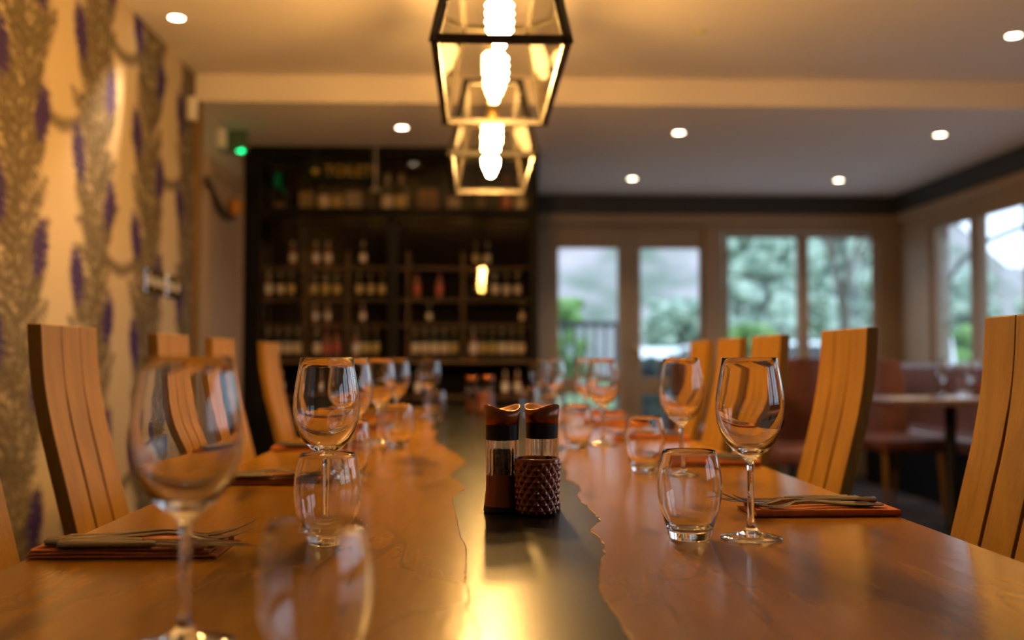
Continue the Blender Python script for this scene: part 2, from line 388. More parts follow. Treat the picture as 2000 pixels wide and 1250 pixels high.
# door_1: two glazed leaves
def leaf(parent, x0, x1, gx0, gx1, zt):
    y0, y1 = YB+.03, YB+.075
    gt, g2 = zt_door, bz(737); g3 = bz(770)
    f = MB().box((x0, y0, 0.01), (gx0, y1, zt)).box((gx1, y0, .01), (x1, y1, zt)).box((gx0, y0, gt), (gx1, y1, zt)).box((gx0, y0, g3), (gx1, y1, g2)).box((gx0, y0, .01), (gx1, y1, .24))
    lf = f.build('door_leaf', M['cream'], parent, bevel=.006)
    MB().box((gx0, y0+.018, g2), (gx1, y0+.026, gt)).build('glass_pane', M['pane'], lf)
    MB().box((gx0, y0+.018, .24), (gx1, y0+.026, g3)).build('glass_pane', M['pane'], lf)
    return lf
d1 = struct(MB().box((xd0, YB, 0), (xd0+.03, YB+.1, ztop)).box((xd1-.03, YB, 0), (xd1, YB+.1, ztop)).box((xd0, YB, ztop-.02), (xd1, YB+.1, ztop)).build('door_1', M['cream'], bevel=.003))
xm = bx(1231)
leaf(d1, xd0+.03, xm-.002, bx(1092), bx(1208), ztop-.022)
lf = leaf(d1, xm+.002, xd1-.03, bx(1253), bx(1368), ztop-.022)
hx = bx(1243); hz = bz(682)
MB().lathe([(0, 0), (.024, 0), (.024, .008), (.010, .012), (.010, .04), (.022, .045), (.026, .058), (.018, .07), (0, .072)], 16).build('door_handle', M['brass'], lf, smooth=True)
h = kids(lf)[-1]; h.rotation_euler = (PI/2, 0, 0); h.location = (hx, YB+.03, hz)
MB().box((hx-.018, YB+.022, hz-.12), (hx+.018, YB+.03, hz-.05)).build('lock_plate', M['brass'], lf, bevel=.003)
# back window
def win(name, pts, horiz, x_or_y, z0, z1, fw=.04):
    """window frame with mullions; pts = edge coordinates of the panes along the wall"""
    f = MB(); lo, hi = pts[0][0]-fw, pts[-1][1]+fw
    def B(a0, a1, za, zb, d0=.02, d1=.08):
        if horiz: f.box((a0, x_or_y+d0, za), (a1, x_or_y+d1, zb))
        else: f.box((x_or_y+d0, a0, za), (x_or_y+d1, a1, zb))
    B(lo, hi, z1, z1+fw); B(lo, hi, z0-fw, z0); B(lo, pts[0][0], z0, z1); B(pts[-1][1], hi, z0, z1)
    for a, b in zip(pts, pts[1:]): B(a[1], b[0], z0, z1)
    o = struct(f.build(name, M['cream'], bevel=.004))
    for a, b in pts:
        if horiz: MB().box((a, x_or_y+.045, z0), (b, x_or_y+.052, z1)).build('glass_pane', M['pane'], o)
        else: MB().box((x_or_y+.045, a, z0), (x_or_y+.052, b, z1)).build('glass_pane', M['pane'], o)
    if horiz: MB().box((lo-.03, x_or_y-.06, z0-fw-.03), (hi+.03, x_or_y+.02, z0-fw)).build('window_sill', M['cream'], o, bevel=.006)
    else: MB().box((x_or_y-.06, lo-.0, z0-fw-.03), (x_or_y+.02, hi, z0-fw)).build('window_sill', M['cream'], o, bevel=.006)
    return o
wp = [(bx(1425), bx(1560)), (bx(1582), bx(1718))]
win('window_1', wp, True, YB, zb_win, zt_win, fw=.035)
# right wall: a run of windows down the whole side
def ry(px): return atx(px, 600, XR).y
pa = (ry(1890), ry(1822)); pb = (ry(1995), ry(1910))
pairs = [[pb, pa]]
y = pb[0]-.24
while y > -1.2:
    pairs.append([(y-1.20, y-.64), (y-.54, y)]); y -= 1.56
zr0, zr1 = 0.93, 1.97
rw = MB(); edges = []
for p in pairs: edges.append((p[0][0]-.05, p[-1][1]+.05))
edges.sort(); prev = YF-.2
for a, b in edges: rw.box((XR, prev, 0), (XR+.16, a, ZN)); rw.box((XR, a, 0), (XR+.16, b, zr0-.05)); rw.box((XR, a, zr1+.05), (XR+.16, b, ZN)); prev = b
rw.box((XR, prev, 0), (XR+.16, YB, ZN)); struct(rw.build('wall_right', M['cream']))
for i, p in enumerate(pairs): win('window_%d' % (i+2), p, False, XR, zr0, zr1, fw=.05)
struct(MB().box((XR-.05, YS, bz(418)), (XR, YB-.05, ZF)).build('trim_4', M['charcoal'], bevel=.004))
struct(MB().box((XR-.05, YF, bz(418)+.05), (XR, YS, ZN)).build('trim_5', M['charcoal'], bevel=.004))
struct(MB().box((XR-.03, YF, bz(440)), (XR, YB-.03, bz(419))).build('trim_6', M['cream'], bevel=.004))
# boxed pipe casing in the corner with ribbed boards
cb = MB()
for k in range(4): cb.box((3.30+.055*k, YB-.035-.004*(k % 2), 0), (3.348+.055*k, YB-.0, bz(440)))
struct(cb.build('trim_7', M['cream'], bevel=.006))

# ================================================================== LAMPS
# recessed downlights
def downlight(px, py, zc, label, group, energy=22, aim=None, size=110):
    p = atz(px, py, zc)
    t = thing('ceiling_downlight', label, 'downlight', (p.x, p.y, zc), 0, group)
    MB().lathe([(.030, -.001), (.043, -.001), (.046, -.004), (.043, -.008), (.032, -.006), (.030, -.001)], 28).build('bezel', M['white'], t, smooth=True)
    MB().lathe([(0, -.004), (.031, -.004), (.031, -.0015), (0, -.0015)], 24).build('lamp', M['lamp'], t)
    l = bpy.data.lights.new('downlight_beam', 'SPOT'); l.energy = energy; l.color = (1, .70, .40); l.spot_size = math.radians(size); l.spot_blend = .6 if size > 50 else 1.0; l.shadow_soft_size = .03
    lo = bpy.data.objects.new('downlight_beam', l); COL.objects.link(lo); lo.location = (p.x, p.y, zc-.02)
    if aim:
        d = Vector(aim) - lo.location; lo.rotation_euler = d.to_track_quat('-Z', 'Y').to_euler()
    return t
dl = 'recessed ceiling downlights'
downlight(345, 33, ZN, 'tilted recessed downlight near the wallpapered wall on the higher ceiling', dl, 190, (XL, 3.80, 1.60), 36)
downlight(1980, 68, ZN, 'recessed downlight at the far right of the higher near ceiling', dl, 40)
downlight(785, 248, ZF, 'recessed downlight on the low ceiling in front of the wine cabinet', dl, 26)
downlight(1326, 258, ZF, 'recessed downlight on the low ceiling, nearer one above the double door', dl, 26)
downlight(1836, 262, ZF, 'recessed downlight on the low ceiling toward the right-hand windows, nearer row', dl, 26)
downlight(1235, 348, ZF, 'recessed downlight on the low ceiling, farther one closest to the double door', dl, 26)
downlight(1638, 351, ZF, 'recessed downlight on the low ceiling, closest to the back window', dl, 26)

# pendant lanterns: long four-sided tapering lanterns, open below, two bulbs each
LW, LL, TW, TL = 0.14, 0.365, 0.09, 0.315
ZB0, ZT0 = EYE.z+.672, EYE.z+.925
def bar(mb, a, b, r=.0085):
    a, b = Vector(a), Vector(b); d = (b-a); L = d.length; q = d.to_track_quat('Z', 'Y').to_matrix().to_4x4()
    mb.box((-r, -r, -r), (r, r, L+r), Matrix.Translation(a) @ q)
def make_lantern():
    t = thing('pendant_lantern', '', 'pendant light', (0, 0, 0), 0, 'pendant lanterns in a line over the long table')
    b = [(-LW, -LL), (LW, -LL), (LW, LL), (-LW, LL)]; c = [(-TW, -TL), (TW, -TL), (TW, TL), (-TW, TL)]
    f = MB()
    for i in range(4):
        j = (i+1) % 4
        bar(f, (*b[i], ZB0), (*b[j], ZB0)); bar(f, (*c[i], ZT0), (*c[j], ZT0)); bar(f, (*b[i], ZB0), (*c[i], ZT0))
    f.build('frame', M['bronze'], t, bevel=.001)
    for i in range(4):
        j = (i+1) % 4; g = MB(); k = .97
        vs = [g.bm.verts.new(v) for v in ((b[i][0]*k, b[i][1]*k, ZB0), (b[j][0]*k, b[j][1]*k, ZB0), (c[j][0]*k, c[j][1]*k, ZT0), (c[i][0]*k, c[i][1]*k, ZT0))]
        g.bm.faces.new(vs); o = g.build('glass_pane', M['lantern_glass'], t)
        sd = o.modifiers.new('thick', 'SOLIDIFY'); sd.thickness = .002
    rod = MB().box((-.012, -TL, ZT0-.004), (.012, TL, ZT0+.010))
    rod.build('socket_rail', M['bronze'], t)
    for yy in (-.2, .2): MB().tube([(0, yy, ZT0+.01), (0, yy, ZN-.02)], .005).build('hanging_rod', M['bronze'], t, smooth=True)
    MB().box((-.04, -.26, ZN-.02), (.04, .26, ZN)).build('ceiling_plate', M['bronze'], t, bevel=.003)
    for y in (-.2, .2):
        s_ = MB().lathe([(0, 0), (.006, 0), (.006, -.045), (.017, -.050), (.020, -.056), (.020, -.098), (.016, -.103), (0, -.103)], 16, (0, y, ZT0)).build('socket', M['brass'], t, smooth=True)
        pr = [(0, -.004)]
        for k in range(41):
            u = k/40; z = -.103-.122*u
            r = .015+.014*min(1, u*7) if u < .14 else (.029 if u < .55 else .029-.017*((u-.55)/.37)**1.4 if u < .92 else .012*math.sqrt(max(0, 1-((u-.92)/.08)**2)))*(1+.11*math.cos(u*PI*13))
            pr.append((max(r, .0005), z))
        pr[0] = (0, -.103); pr.append((0, -.2255))
        MB().lathe(pr, 16, (0, y, ZT0)).build('bulb', M['bulb'], s_, smooth=True)
    return t
lan = make_lantern()
place(lan, True, (.052, 2.43, 0), 0, 'black-framed glass lantern, the nearer and larger of the two in view')
place(lan, False, (.055, 3.60, 0), 0, 'black-framed glass lantern hanging behind the larger one, nearer the wine cabinet')

# smoke detector with a green light
p = atz(1368, 61, ZN)
t = thing('smoke_detector', 'small round ceiling detector with a green light, near the lantern on the right', 'detector', (p.x, p.y, ZN))
MB().lathe([(0, 0), (.030, 0), (.030, -.004), (.024, -.009), (0, -.010)], 24).build('housing', mat('detector_body', (0.60, 0.50, 0.42), .6), t, smooth=True)
MB().ball((0, 0, -.011), .005, 2).build('light', emis('detector_led', (0.25, 0.6, 0.0), 2.5), t)

# ================================================================== TABLE
ZT = 0.75
tx0, tx1, ty0, ty1 = -.473, .566, .30, 4.36
def wpts(lst): return [(v.x, v.y) for v in (atz(a, b, ZT) for a, b in lst)]
Lb = wpts([(919,1175),(910,1131),(913,1098),(910,1065),(899,1045),(895,1025),(890,1000),(884,973),(893,964),(910,953),(898,941),(881,929),(888,918),(904,908),(910,900),(896,889),(872,874),(852,862),(846,852),(856,845),(838,836),(850,828),(833,816)])
Rb = wpts([(1231,1249),(1212,1218),(1196,1193),(1178,1168),(1167,1144),(1169,1120),(1172,1096),(1180,1078),(1178,1061),(1166,1046),(1150,1034),(1160,1025),(1172,1015),(1158,1000),(1146,988),(1132,976),(1126,968),(1133,958),(1130,949),(1118,941),(1103,933),(1106,922),(1098,912)])
Lb = [(-.03, ty0), (-.012, .45), (-.022, .6), (.002, .78), (-.008, .86)] + Lb
Rb = [(.10, ty0), (.085, .45), (.12, .6), (.105, .70)] + Rb
def extend(lst, sgn, y_end):
    x, y = lst[-1]; k = 0
    while y < y_end-.12:
        y += random.uniform(.05, .13); x = lst[-1][0]*.75 + (-.13 if sgn < 0 else .20)*.25 + random.uniform(-.022, .022); lst.append((x, y)); k += 1
    lst.append((lst[-1][0], y_end)); return lst
def jag(lst):
    """natural edge: add small wobble between the measured points"""
    o = [lst[0]]
    for a, b in zip(lst, lst[1:]):
        L = math.hypot(a[0]-b[0], a[1]-b[1]); n = max(1, min(8, int(L/.012)))
        for k in range(1, n):
            u = k/n; uu = u*u*(3-2*u)
            o.append((a[0]+(b[0]-a[0])*uu+random.uniform(-.0012, .0012), a[1]+(b[1]-a[1])*u))
        o.append(b)
    return o
def mono(lst):
    o = [lst[0]]
    for q in lst[1:]:
        o.append((q[0], max(q[1], o[-1][1]+.003)))
    return o
Lb = jag(mono(extend([q for q in Lb], -1, ty1))); Rb = jag(mono(extend([q for q in Rb], 1, ty1)))
tb = thing('dining_table', 'long timber table with a dark wavy river inlay down its middle', 'table', (.046, 2.3, 0))
inv = Matrix.Translation((-.046, -2.3, 0))
def tri_prism(poly, z0, z1, name, m, parent, bevel=0):
    mb = MB(); mb.prism(poly, z0, z1); bmesh.ops.transform(mb.bm, matrix=inv, verts=mb.bm.verts[:])
    return mb.build(name, m, parent, bevel=bevel)
tri_prism([(tx0, ty0)] + Lb + [(tx0, ty1)], ZT-.05, ZT, 'timber_slab', M['table'], tb, .0015)
tri_prism([(tx1, ty0)] + Rb + [(tx1, ty1)], ZT-.05, ZT, 'timber_slab', M['table'], tb, .0015)
tri_prism(Lb + Rb[::-1], ZT-.05, ZT-.0006, 'river_inlay', M['river'], tb)
for yy in (.75, 3.85):
    for xx in (-.12, .21):
        mb = MB().box((xx-.045, yy-.045, 0), (xx+.045, yy+.045, ZT-.05)); bmesh.ops.transform(mb.bm, matrix=inv, verts=mb.bm.verts[:]); mb.build('leg', M['black'], tb, bevel=.004)
mb = MB().box((0.0, .75, .60), (.09, 3.85, ZT-.05)).box((-.12, .72, .62), (.21, .78, ZT-.05)).box((-.12, 3.82, .62), (.21, 3.88, ZT-.05)); bmesh.ops.transform(mb.bm, matrix=inv, verts=mb.bm.verts[:]); mb.build('underframe', M['black'], tb)

# ================================================================== HIGH-BACK CHAIRS
CW = 0.25
def lean(z):      # distance of the back's front face from the chair's reference line (positive = away from the table)
    pts = [(.40, .000), (.50, .018), (.60, .038), (.66, .052), (.75, .075), (.84, .098), (.90, .110), (.935, .115), (.98, .119), (1.021, .121)]
    for (a, b), (c, d) in zip(pts, pts[1:]):
        if z <= c: return b+(d-b)*max(0, (z-a)/(c-a))
    return pts[-1][1]
def make_chair():
    """local +y faces the table; slat front face at y = -lean(z)"""
    t = thing('dining_chair', '', 'chair', (0, 0, 0), 0, None)
    ws = CW/3
    for i in range(3):
        mb = MB(); rings = []
        for k in range(26):
            z = .40 + (1.021-.40)*k/25; gap = .0006 + .0030*max(0, min(1, (.93-z)/.10)) if i != 9 else 0
            x0 = -CW/2+ws*i+(gap if i > 0 else 0); x1 = -CW/2+ws*(i+1)-(gap if i < 2 else 0)
            y = -lean(z); tk = .024
            rings.append([mb.bm.verts.new(c) for c in ((x0, y, z), (x1, y, z), (x1, y-tk, z), (x0, y-tk, z))])
        for A, B in zip(rings, rings[1:]):
            for q in range(4): mb.bm.faces.new((A[q], A[(q+1) % 4], B[(q+1) % 4], B[q]))
        mb.bm.faces.new(rings[0][::-1]); mb.bm.faces.new(rings[-1])
        mb.build('back_slat', M['oak'], t, smooth=True, bevel=.0015)
    MB().box((-.165, -.03, .425), (.165, .36, .47)).build('seat', M['leather'], t, bevel=.018, bseg=3)
    MB().box((-.155, -.0, .37), (.155, .34, .425)).build('seat_frame', M['oak'], t, bevel=.003)
    for x in (-.135, .135):
        MB().tube([(x, .33, 0), (x, .33, .37)], [.017, .021], 4).build('leg', M['oak'], t)
        MB().tube([(x, -.05, 0), (x, .02, .38)], [.017, .021], 4).build('leg', M['oak'], t)
    return t
ch = make_chair(); first = True
XC = .621
Lch = [(1.265, 'high-backed oak chair mostly cut off by the left edge of the photo'),
       (1.73, 'largest fully visible oak chair on the wallpaper side, three-slat high back'),
       (2.355, 'second oak chair back along the wallpaper side, seen through the blurred wine glass'),
       (2.84, 'third full oak chair back along the wallpaper side, partly behind the blurred wine glass'),
       (3.53, 'farthest oak chair on the wallpaper side, standing before the dark cabinet')]
Rch = [(1.165, 'nearest oak chair on the window side, cut off by the right edge of the photo'),
       (1.85, 'oak chair with full high back, right of the near wine glass'),
       (2.385, 'oak chair seen through the near wine glass, in front of the window'),
       (2.76, 'second farthest oak chair on the window side, behind the near wine glass rim'),
       (3.15, 'farthest oak chair on the window side, in front of the double door')]
for y, l in Lch:
    place(ch, first, (-XC-.002, y+CW/2, 0), -PI/2, l, 'high-backed chairs along the wallpaper side of the table'); first = False
for y, l in Rch:
    place(ch, first, (XC-.006, y+CW/2, 0), PI/2, l, 'high-backed chairs along the window side of the table')

# ================================================================== GLASSES
def make_wine():
    t = thing('wine_glass', '', 'wine glass', (0, 0, 0))
    out = [(0, .0), (.0345, .0), (.0362, .0012), (.0355, .0026), (.022, .0052), (.0105, .0085), (.0058, .014), (.0042, .025), (.0038, .05), (.0040, .078), (.0055, .090), (.0105, .0965)]
    bowl_o = [(.0200, .1030), (.0285, .1125), (.0350, .1245), (.0390, .1380), (.0402, .1500), (.0395, .1650), (.0370, .1820), (.0340, .1990), (.0318, .2115)]
    th_ = {.1125: .0042, .1245: .0031, .1380: .0018, .1500: .0011}
    bowl_i = [(r-th_.get(z, .0010)*(.8 if z < .13 else 1), z+(th_.get(z, 0)*.45 if z < .13 else 0)) for r, z in bowl_o[::-1]]
    inner = bowl_i[:-1] + [(.0170, .1078), (.0100, .1035), (0, .1020)]
    top = [(.0313, .2121)]
    MB().lathe(out+bowl_o+top+inner, 48).build('glass_body', M['glass'], t, smooth='all'); return t
def make_tumbler():
    t = thing('water_tumbler', '', 'tumbler', (0, 0, 0))
    o = [(0, 0), (.0225, 0), (.0242, .0012), (.0248, .0035), (.0262, .010), (.0300, .022), (.0345, .036), (.0372, .050), (.0380, .062), (.0372, .076), (.0350, .088), (.0322, .0990), (.0308, .1028)]
    top = [(.0302, .1034)]
    i = [(.0296, .1028), (.0308, .0990), (.0337, .088), (.0359, .076), (.0366, .062), (.0357, .050), (.0330, .036), (.0282, .0225), (.0225, .0125), (.012, .0095), (0, .0088)]
    MB().lathe(o+top+i, 48).build('glass_body', M['glass'], t, smooth='all'); return t
wine = make_wine(); tum = make_tumbler()
def mesh_join_single(t, name):  # a glass is one mesh: keep the mesh itself as the thing
    c = kids(t)[0]; c.parent = None; c.name = name
    for k in t.keys(): c[k] = t[k]
    bpy.data.objects.remove(t); c.name = name; return c
wine = mesh_join_single(wine, 'wine_glass'); tum = mesh_join_single(tum, 'water_tumbler')
wl_ = [((-.218, .745), 'large blurred wine glass in the left foreground, closest to the camera'),
       (None, 'sharp empty wine glass on the wallpaper side, behind the near tumbler'),
       ((-.229, 1.83), 'wine glass on the wallpaper side, just behind and right of the sharp one'),
       ((-.240, 2.49), 'blurred wine glass on the wallpaper side, third past the sharp one'),
       ((-.240, 3.02), 'small blurred wine glass on the wallpaper side, nearly hidden by the one before it'),
       ((-.172, 3.68), 'farthest wine glass on the wallpaper side, in front of the cabinet drawers')]
q = atz(636, 1042, ZT); wl_[1] = ((q.x, q.y), wl_[1][1])
q = atz(360, 1262, ZT); wl_[0] = ((q.x, q.y), wl_[0][1])
wr_ = [((.321, 1.16), 'sharp large wine glass on the window side, closest on the right'),
       ((.370, 1.79), 'wine glass on the window side with its foot behind the sharp tumbler'),
       ((.312, 2.45), 'blurred wine glass on the window side, in front of the door leaf'),
       ((.335, 3.02), 'faint wine glass just left of the blurred one before the door'),
       ((.285, 3.62), 'small wine glass toward the far end of the table, window side'),
       ((.262, 4.15), 'farthest small wine glass on the window side, against the cabinet edge')]
q = atz(1467, 1053, ZT); wr_[0] = ((q.x, q.y), wr_[0][1])
fst = True
for g_, lst in (('wine glasses on the wallpaper side of the table', wl_), ('wine glasses on the window side of the table', wr_)):
    for (x, y), l in lst: place(wine, fst, (x, y, ZT+.0003), random.random(), l, g_); fst = False
tl_ = [((-.104, .655), 'large blurred tumbler in the bottom foreground, left of centre'),
       ((-.168, 1.14), 'tumbler in front of the sharp wine glass on the wallpaper side'),
       ((-.222, 1.76), 'tumbler behind the sharp wine glass on the wallpaper side, second row'),
       ((-.186, 2.385), 'blurred tumbler on the wallpaper side beside the third wine glass'),
       ((-.142, 3.45), 'farthest blurred tumbler on the wallpaper side, below the last wine glass')]
tr_ = [((.250, 1.165), 'sharp tumbler left of the near wine glass on the window side'),
       ((.316, 1.865), 'tumbler on the window side in the second place setting'),
       ((.240, 2.36), 'blurred tumbler on the window side just right of the mills'),
       ((.225, 2.98), 'blurred tumbler hidden behind the one right of the mills'),
       ((.200, 3.72), 'farthest tumbler on the window side, near the end of the river inlay')]
fst = True
for g_, lst in (('tumblers on the wallpaper side of the table', tl_), ('tumblers on the window side of the table', tr_)):
    for (x, y), l in lst: place(tum, fst, (x, y, ZT+.0003), random.random(), l, g_); fst = False

# ================================================================== MILLS AND CANDLE HOLDERS
def make_mill(fill):
    t = thing('pepper_mill' if fill == 'pepper' else 'salt_mill', '', 'pepper mill' if fill == 'pepper' else 'salt mill')
    MB().lathe([(0, 0), (.0248, 0), (.0262, .002), (.0254, .009), (0, .009)], 36).build('base_ring', M['black'], t, smooth=True)
    MB().lathe([(0, .009), (.0252, .009), (.0228, .030), (.0223, .051), (0, .051)], 36).build('lower_sleeve', M['copper'], t, smooth=True)
    def flute(a, r, z): return (r+.0007*math.cos(a*16), z)
    MB().lathe([(.0226, .051), (.0227, .075), (.0228, .099), (.0205, .099), (.0204, .075), (.0203, .051), (.0226, .051)], 96, fr=flute).build('clear_chamber', M['glass'], t, smooth=True)
    MB().lathe([(0, .0515), (.0025, .0515), (.0025, .099), (0, .099)], 8).build('spindle', M['chrome'], t, smooth=True)
    c = MB()
    if fill == 'pepper':
        c.lathe([(0, .0515), (.0135, .0515), (.0140, .080), (.006, .083), (0, .083)], 14)
        rnd = random.Random(4)
        for _ in range(190):
            a = rnd.uniform(0, 2*PI); z = rnd.uniform(.053, .084); c.ball((.0140*math.cos(a), .0140*math.sin(a), z), .0023, 1)
        for _ in range(40):
            a = rnd.uniform(0, 2*PI); r = rnd.uniform(0, .013); c.ball((r*math.cos(a), r*math.sin(a), .084), .0023, 1)
        o = c.build('peppercorns', M['pepper'], t, smooth=True)
    else:
        c.lathe([(0, .0515), (.0195, .0515), (.0195, .070), (.010, .074), (0, .075)], 20)
        o = c.build('salt_grains', M['salt'], t, smooth=True)
    o['kind'] = 'stuff'
    MB().lathe([(0, .099), (.0226, .099), (.0230, .120), (0, .120)], 36).build('collar', M['black'], t, smooth=True)
    def saddle(a, r, z):
        if z > .136: return (r, z + .0042*math.cos(2*a) * (r/.025))
        return (r, z)
    MB().lathe([(0, .120), (.0231, .120), (.0237, .130), (.0250, .1435), (.0240, .1437), (.0205, .1405), (.010, .1375), (0, .1370)], 48, fr=saddle).build('head', M['copper'], t, smooth='all')
    return t
pm = make_mill('pepper'); sm = make_mill('salt')
p1 = at(981, 995, 1.385); p2 = at(1057, 995, 1.40)
place(pm, True, (p1.x, 1.385, ZT), .5, 'left of the two copper-topped mills, clear chamber full of black peppercorns')
place(sm, True, (p2.x+.002, 1.412, ZT), 2.3, 'right copper-topped mill standing behind the quilted candle holder')
def make_votive():
    t = thing('candle_holder', '', 'candle holder')
    n = 132; R0, R1, H = .0268, .0300, .077
    prof = []
    def relief(u, v):
        a = (u+v) % 1.0; b = (u-v) % 1.0
        return 1-max(abs(a-.5), abs(b-.5))*2
    rows = 66
    def fr(a, r, z):
        if r < .0262 or z < .004 or z > .0705: return (r, z)
        d = relief(a/(2*PI)*16, z/.0112*.72); return (r+.0034*max(0, d), z)
    prof = [(0, .0), (.0240, .0), (.0258, .002)] + [(R0+(R1-R0)*k/rows, .003+(.0705-.003)*k/rows) for k in range(rows+1)] + [(.0308, .0725), (.0312, .0755), (.0300, .0770), (.0286, .0765), (.0275, .06), (.0255, .010), (0, .010)]
    MB().lathe(prof, n, fr=fr).build('quilted_glass', M['amber'], t, smooth='all')
    cd = MB().lathe([(0, .0101), (.0245, .0101), (.0255, .066), (.018, .064), (0, .0635)], 28).build('candle', M['wax'], t, smooth=True)
    MB().tube([(0, 0, .063), (.0005, 0, .070)], .0008, 6).build('wick', M['black'], cd)
    return t
vo = make_votive()
p3 = atz(1049, 1004, ZT)
place(vo, True, (p3.x, p3.y-.003, ZT), .1, 'diamond-quilted dark amber candle holder in front of the copper mills')
# second group farther along the table
place(pm, False, (-.015, 3.93, ZT), .4, 'blurred pepper mill at the far end of the table, left of its pair')
place(sm, False, (.048, 3.95, ZT), .9, 'blurred salt mill at the far end of the table, right of its pair')
place(vo, False, (.030, 3.78, ZT), .6, 'blurred orange candle holder at the far end of the table', scale=(1.05, 1.05, 1.05))

# ================================================================== NAPKINS AND CUTLERY
def make_napkin():
    """local +x = toward the diner's edge; three rolled layers of cloth"""
    mb = MB(); nx = 22
    for L, (y0, y1, zb, th, xs, xe) in enumerate([(-.046, .046, .0006, .0030, -.098, .100), (-.044, .044, .0040, .0026, -.090, .099), (-.042, .040, .0070, .0022, -.083, .098)]):
        rings = []
        for k in range(nx+1):
            u = k/nx; x = xs+(xe-xs)*u; wz = .0006*math.sin(u*9+L*1.7); ring = []
            for m_ in range(20):
                a = 2*PI*m_/20; ca, sa = math.cos(a), math.sin(a)
                cx = (y0+y1)/2+(y1-y0)/2*math.copysign(abs(ca)**.25, ca); cz = zb+th/2+wz*(L > 0)+th/2*math.copysign(abs(sa)**.6, sa)
                ring.append(mb.bm.verts.new((x, cx, cz)))
            rings.append(ring)
        for A, B in zip(rings, rings[1:]):
            for m_ in range(20): mb.bm.faces.new((A[m_], A[(m_+1) % 20], B[(m_+1) % 20], B[m_]))
        mb.bm.faces.new(rings[0][::-1]); mb.bm.faces.new(rings[-1])
    # rolled outer fold joining the layers on the near side
    mb.sweep([(-.096, -.0445, .0050, .0030, .0046), (-.05, -.0448, .0050, .0034, .0048), (.05, -.0448, .0050, .0034, .0047), (.099, -.0445, .0048, .0030, .0044)], 12)
    o = mb.build('napkin', M['napkin'], smooth=True); return tag(o, '', 'napkin')
def make_fork(L=.2):
    """handle toward +x, tines toward -x curving up; z=0 is what it lies on"""
    mb = MB()
    st = [(.085, 0, .0030, .0035, .0012), (.080, 0, .0032, .0080, .0020), (.060, 0, .0036, .0086, .0022), (.030, 0, .0044, .0066, .0022), (.0, 0, .0068, .0042, .0022), (-.020, 0, .0085, .0030, .0022),
          (-.038, 0, .0078, .0034, .0020), (-.052, 0, .0045, .0085, .0014), (-.064, 0, .0028, .0115, .0011), (-.074, 0, .0030, .0118, .0010)]
    mb.sweep(st, 12)
    for k in range(4):
        y = (k-1.5)*.0060
        mb.sweep([(-.072, y, .0030, .0021, .0010), (-.085, y, .0048, .0018, .0010), (-.100, y, .0088, .0015, .0009), (-.114, y*.98, .0145, .0011, .0007), (-.122, y*.97, .0185, .0005, .0004)], 6)
    o = mb.build('fork', M['steel'], smooth=True); return tag(o, '', 'fork')
def make_knife():
    t = thing('knife', '', 'knife')
    MB().sweep([(.100, 0, .0044, .0030, .0020), (.097, 0, .0046, .0085, .0042), (.080, 0, .0048, .0100, .0046), (.045, 0, .0046, .0088, .0044), (.010, 0, .0044, .0068, .0040), (.000, 0, .0044, .0058, .0038), (-.004, 0, .0044, .0030, .0028)], 14).build('handle', M['steel'], t, smooth=True)
    MB().sweep([(-.002, 0, .0044, .0050, .0014), (-.012, 0, .0042, .0088, .0010), (-.050, .0, .0040, .0100, .0009), (-.085, .001, .0038, .0092, .0008), (-.104, .003, .0038, .0050, .0006), (-.112, .005, .0038, .0010, .0004)], 8).build('blade', M['steel'], t, smooth=True)
    return t
nap = make_napkin(); frk = make_fork(); knf = make_knife()
F = {'n': True, 'f': True, 'k': True}
def setting(cx, cy, side, where, zrot=0.0):
    """side +1: diner at +x edge"""
    rz = (0 if side > 0 else PI) + zrot
    R = Matrix.Rotation(rz, 4, 'Z')
    g_side = 'window side' if side > 0 else 'wallpaper side'
    def W_(x, y, z): v = R @ Vector((x, y, 0)); return (cx+v.x, cy+v.y, z)
    place(nap, F['n'], W_(0, 0, ZT+.0004), rz, 'folded orange napkin ' + where, 'folded orange napkins, ' + g_side); F['n'] = False
    zt = ZT+.0098
    for k, (ox, oy, a) in enumerate([(.000, -.026, .05), (-.012, -.006, -.03)]):
        place(frk, F['f'], W_(ox, oy, zt), rz+a, ('outer fork on the napkin ' if k == 0 else 'inner fork beside the knife ') + where, 'forks on the napkins, ' + g_side); F['f'] = False
    for k, (ox, oy, a) in enumerate([(-.008, .016, .02), (-.028, .035, -.02)]):
        place(knf, F['k'], W_(ox, oy, zt-.0002), rz+a, ('knife next to the forks ' if k == 0 else 'outermost knife on the napkin ') + where, 'knives on the napkins, ' + g_side); F['k'] = False
setting(.468, 1.365, 1, 'right of the near wine glass, window side')
setting(.462, 2.00, 1, 'in the second place on the window side')
setting(.460, 2.62, 1, 'in the third place on the window side')
setting(.460, 3.22, 1, 'in the fourth place on the window side')
setting(.460, 3.82, 1, 'in the last place on the window side')
setting(-.372, 1.115, -1, 'in the left foreground, behind the blurred wine glass stem')
setting(-.372, 1.73, -1, 'in the second place on the wallpaper side')
setting(-.372, 2.36, -1, 'in the third place on the wallpaper side')
setting(-.372, 2.98, -1, 'in the fourth place on the wallpaper side')
setting(-.372, 3.60, -1, 'in the last place on the wallpaper side')

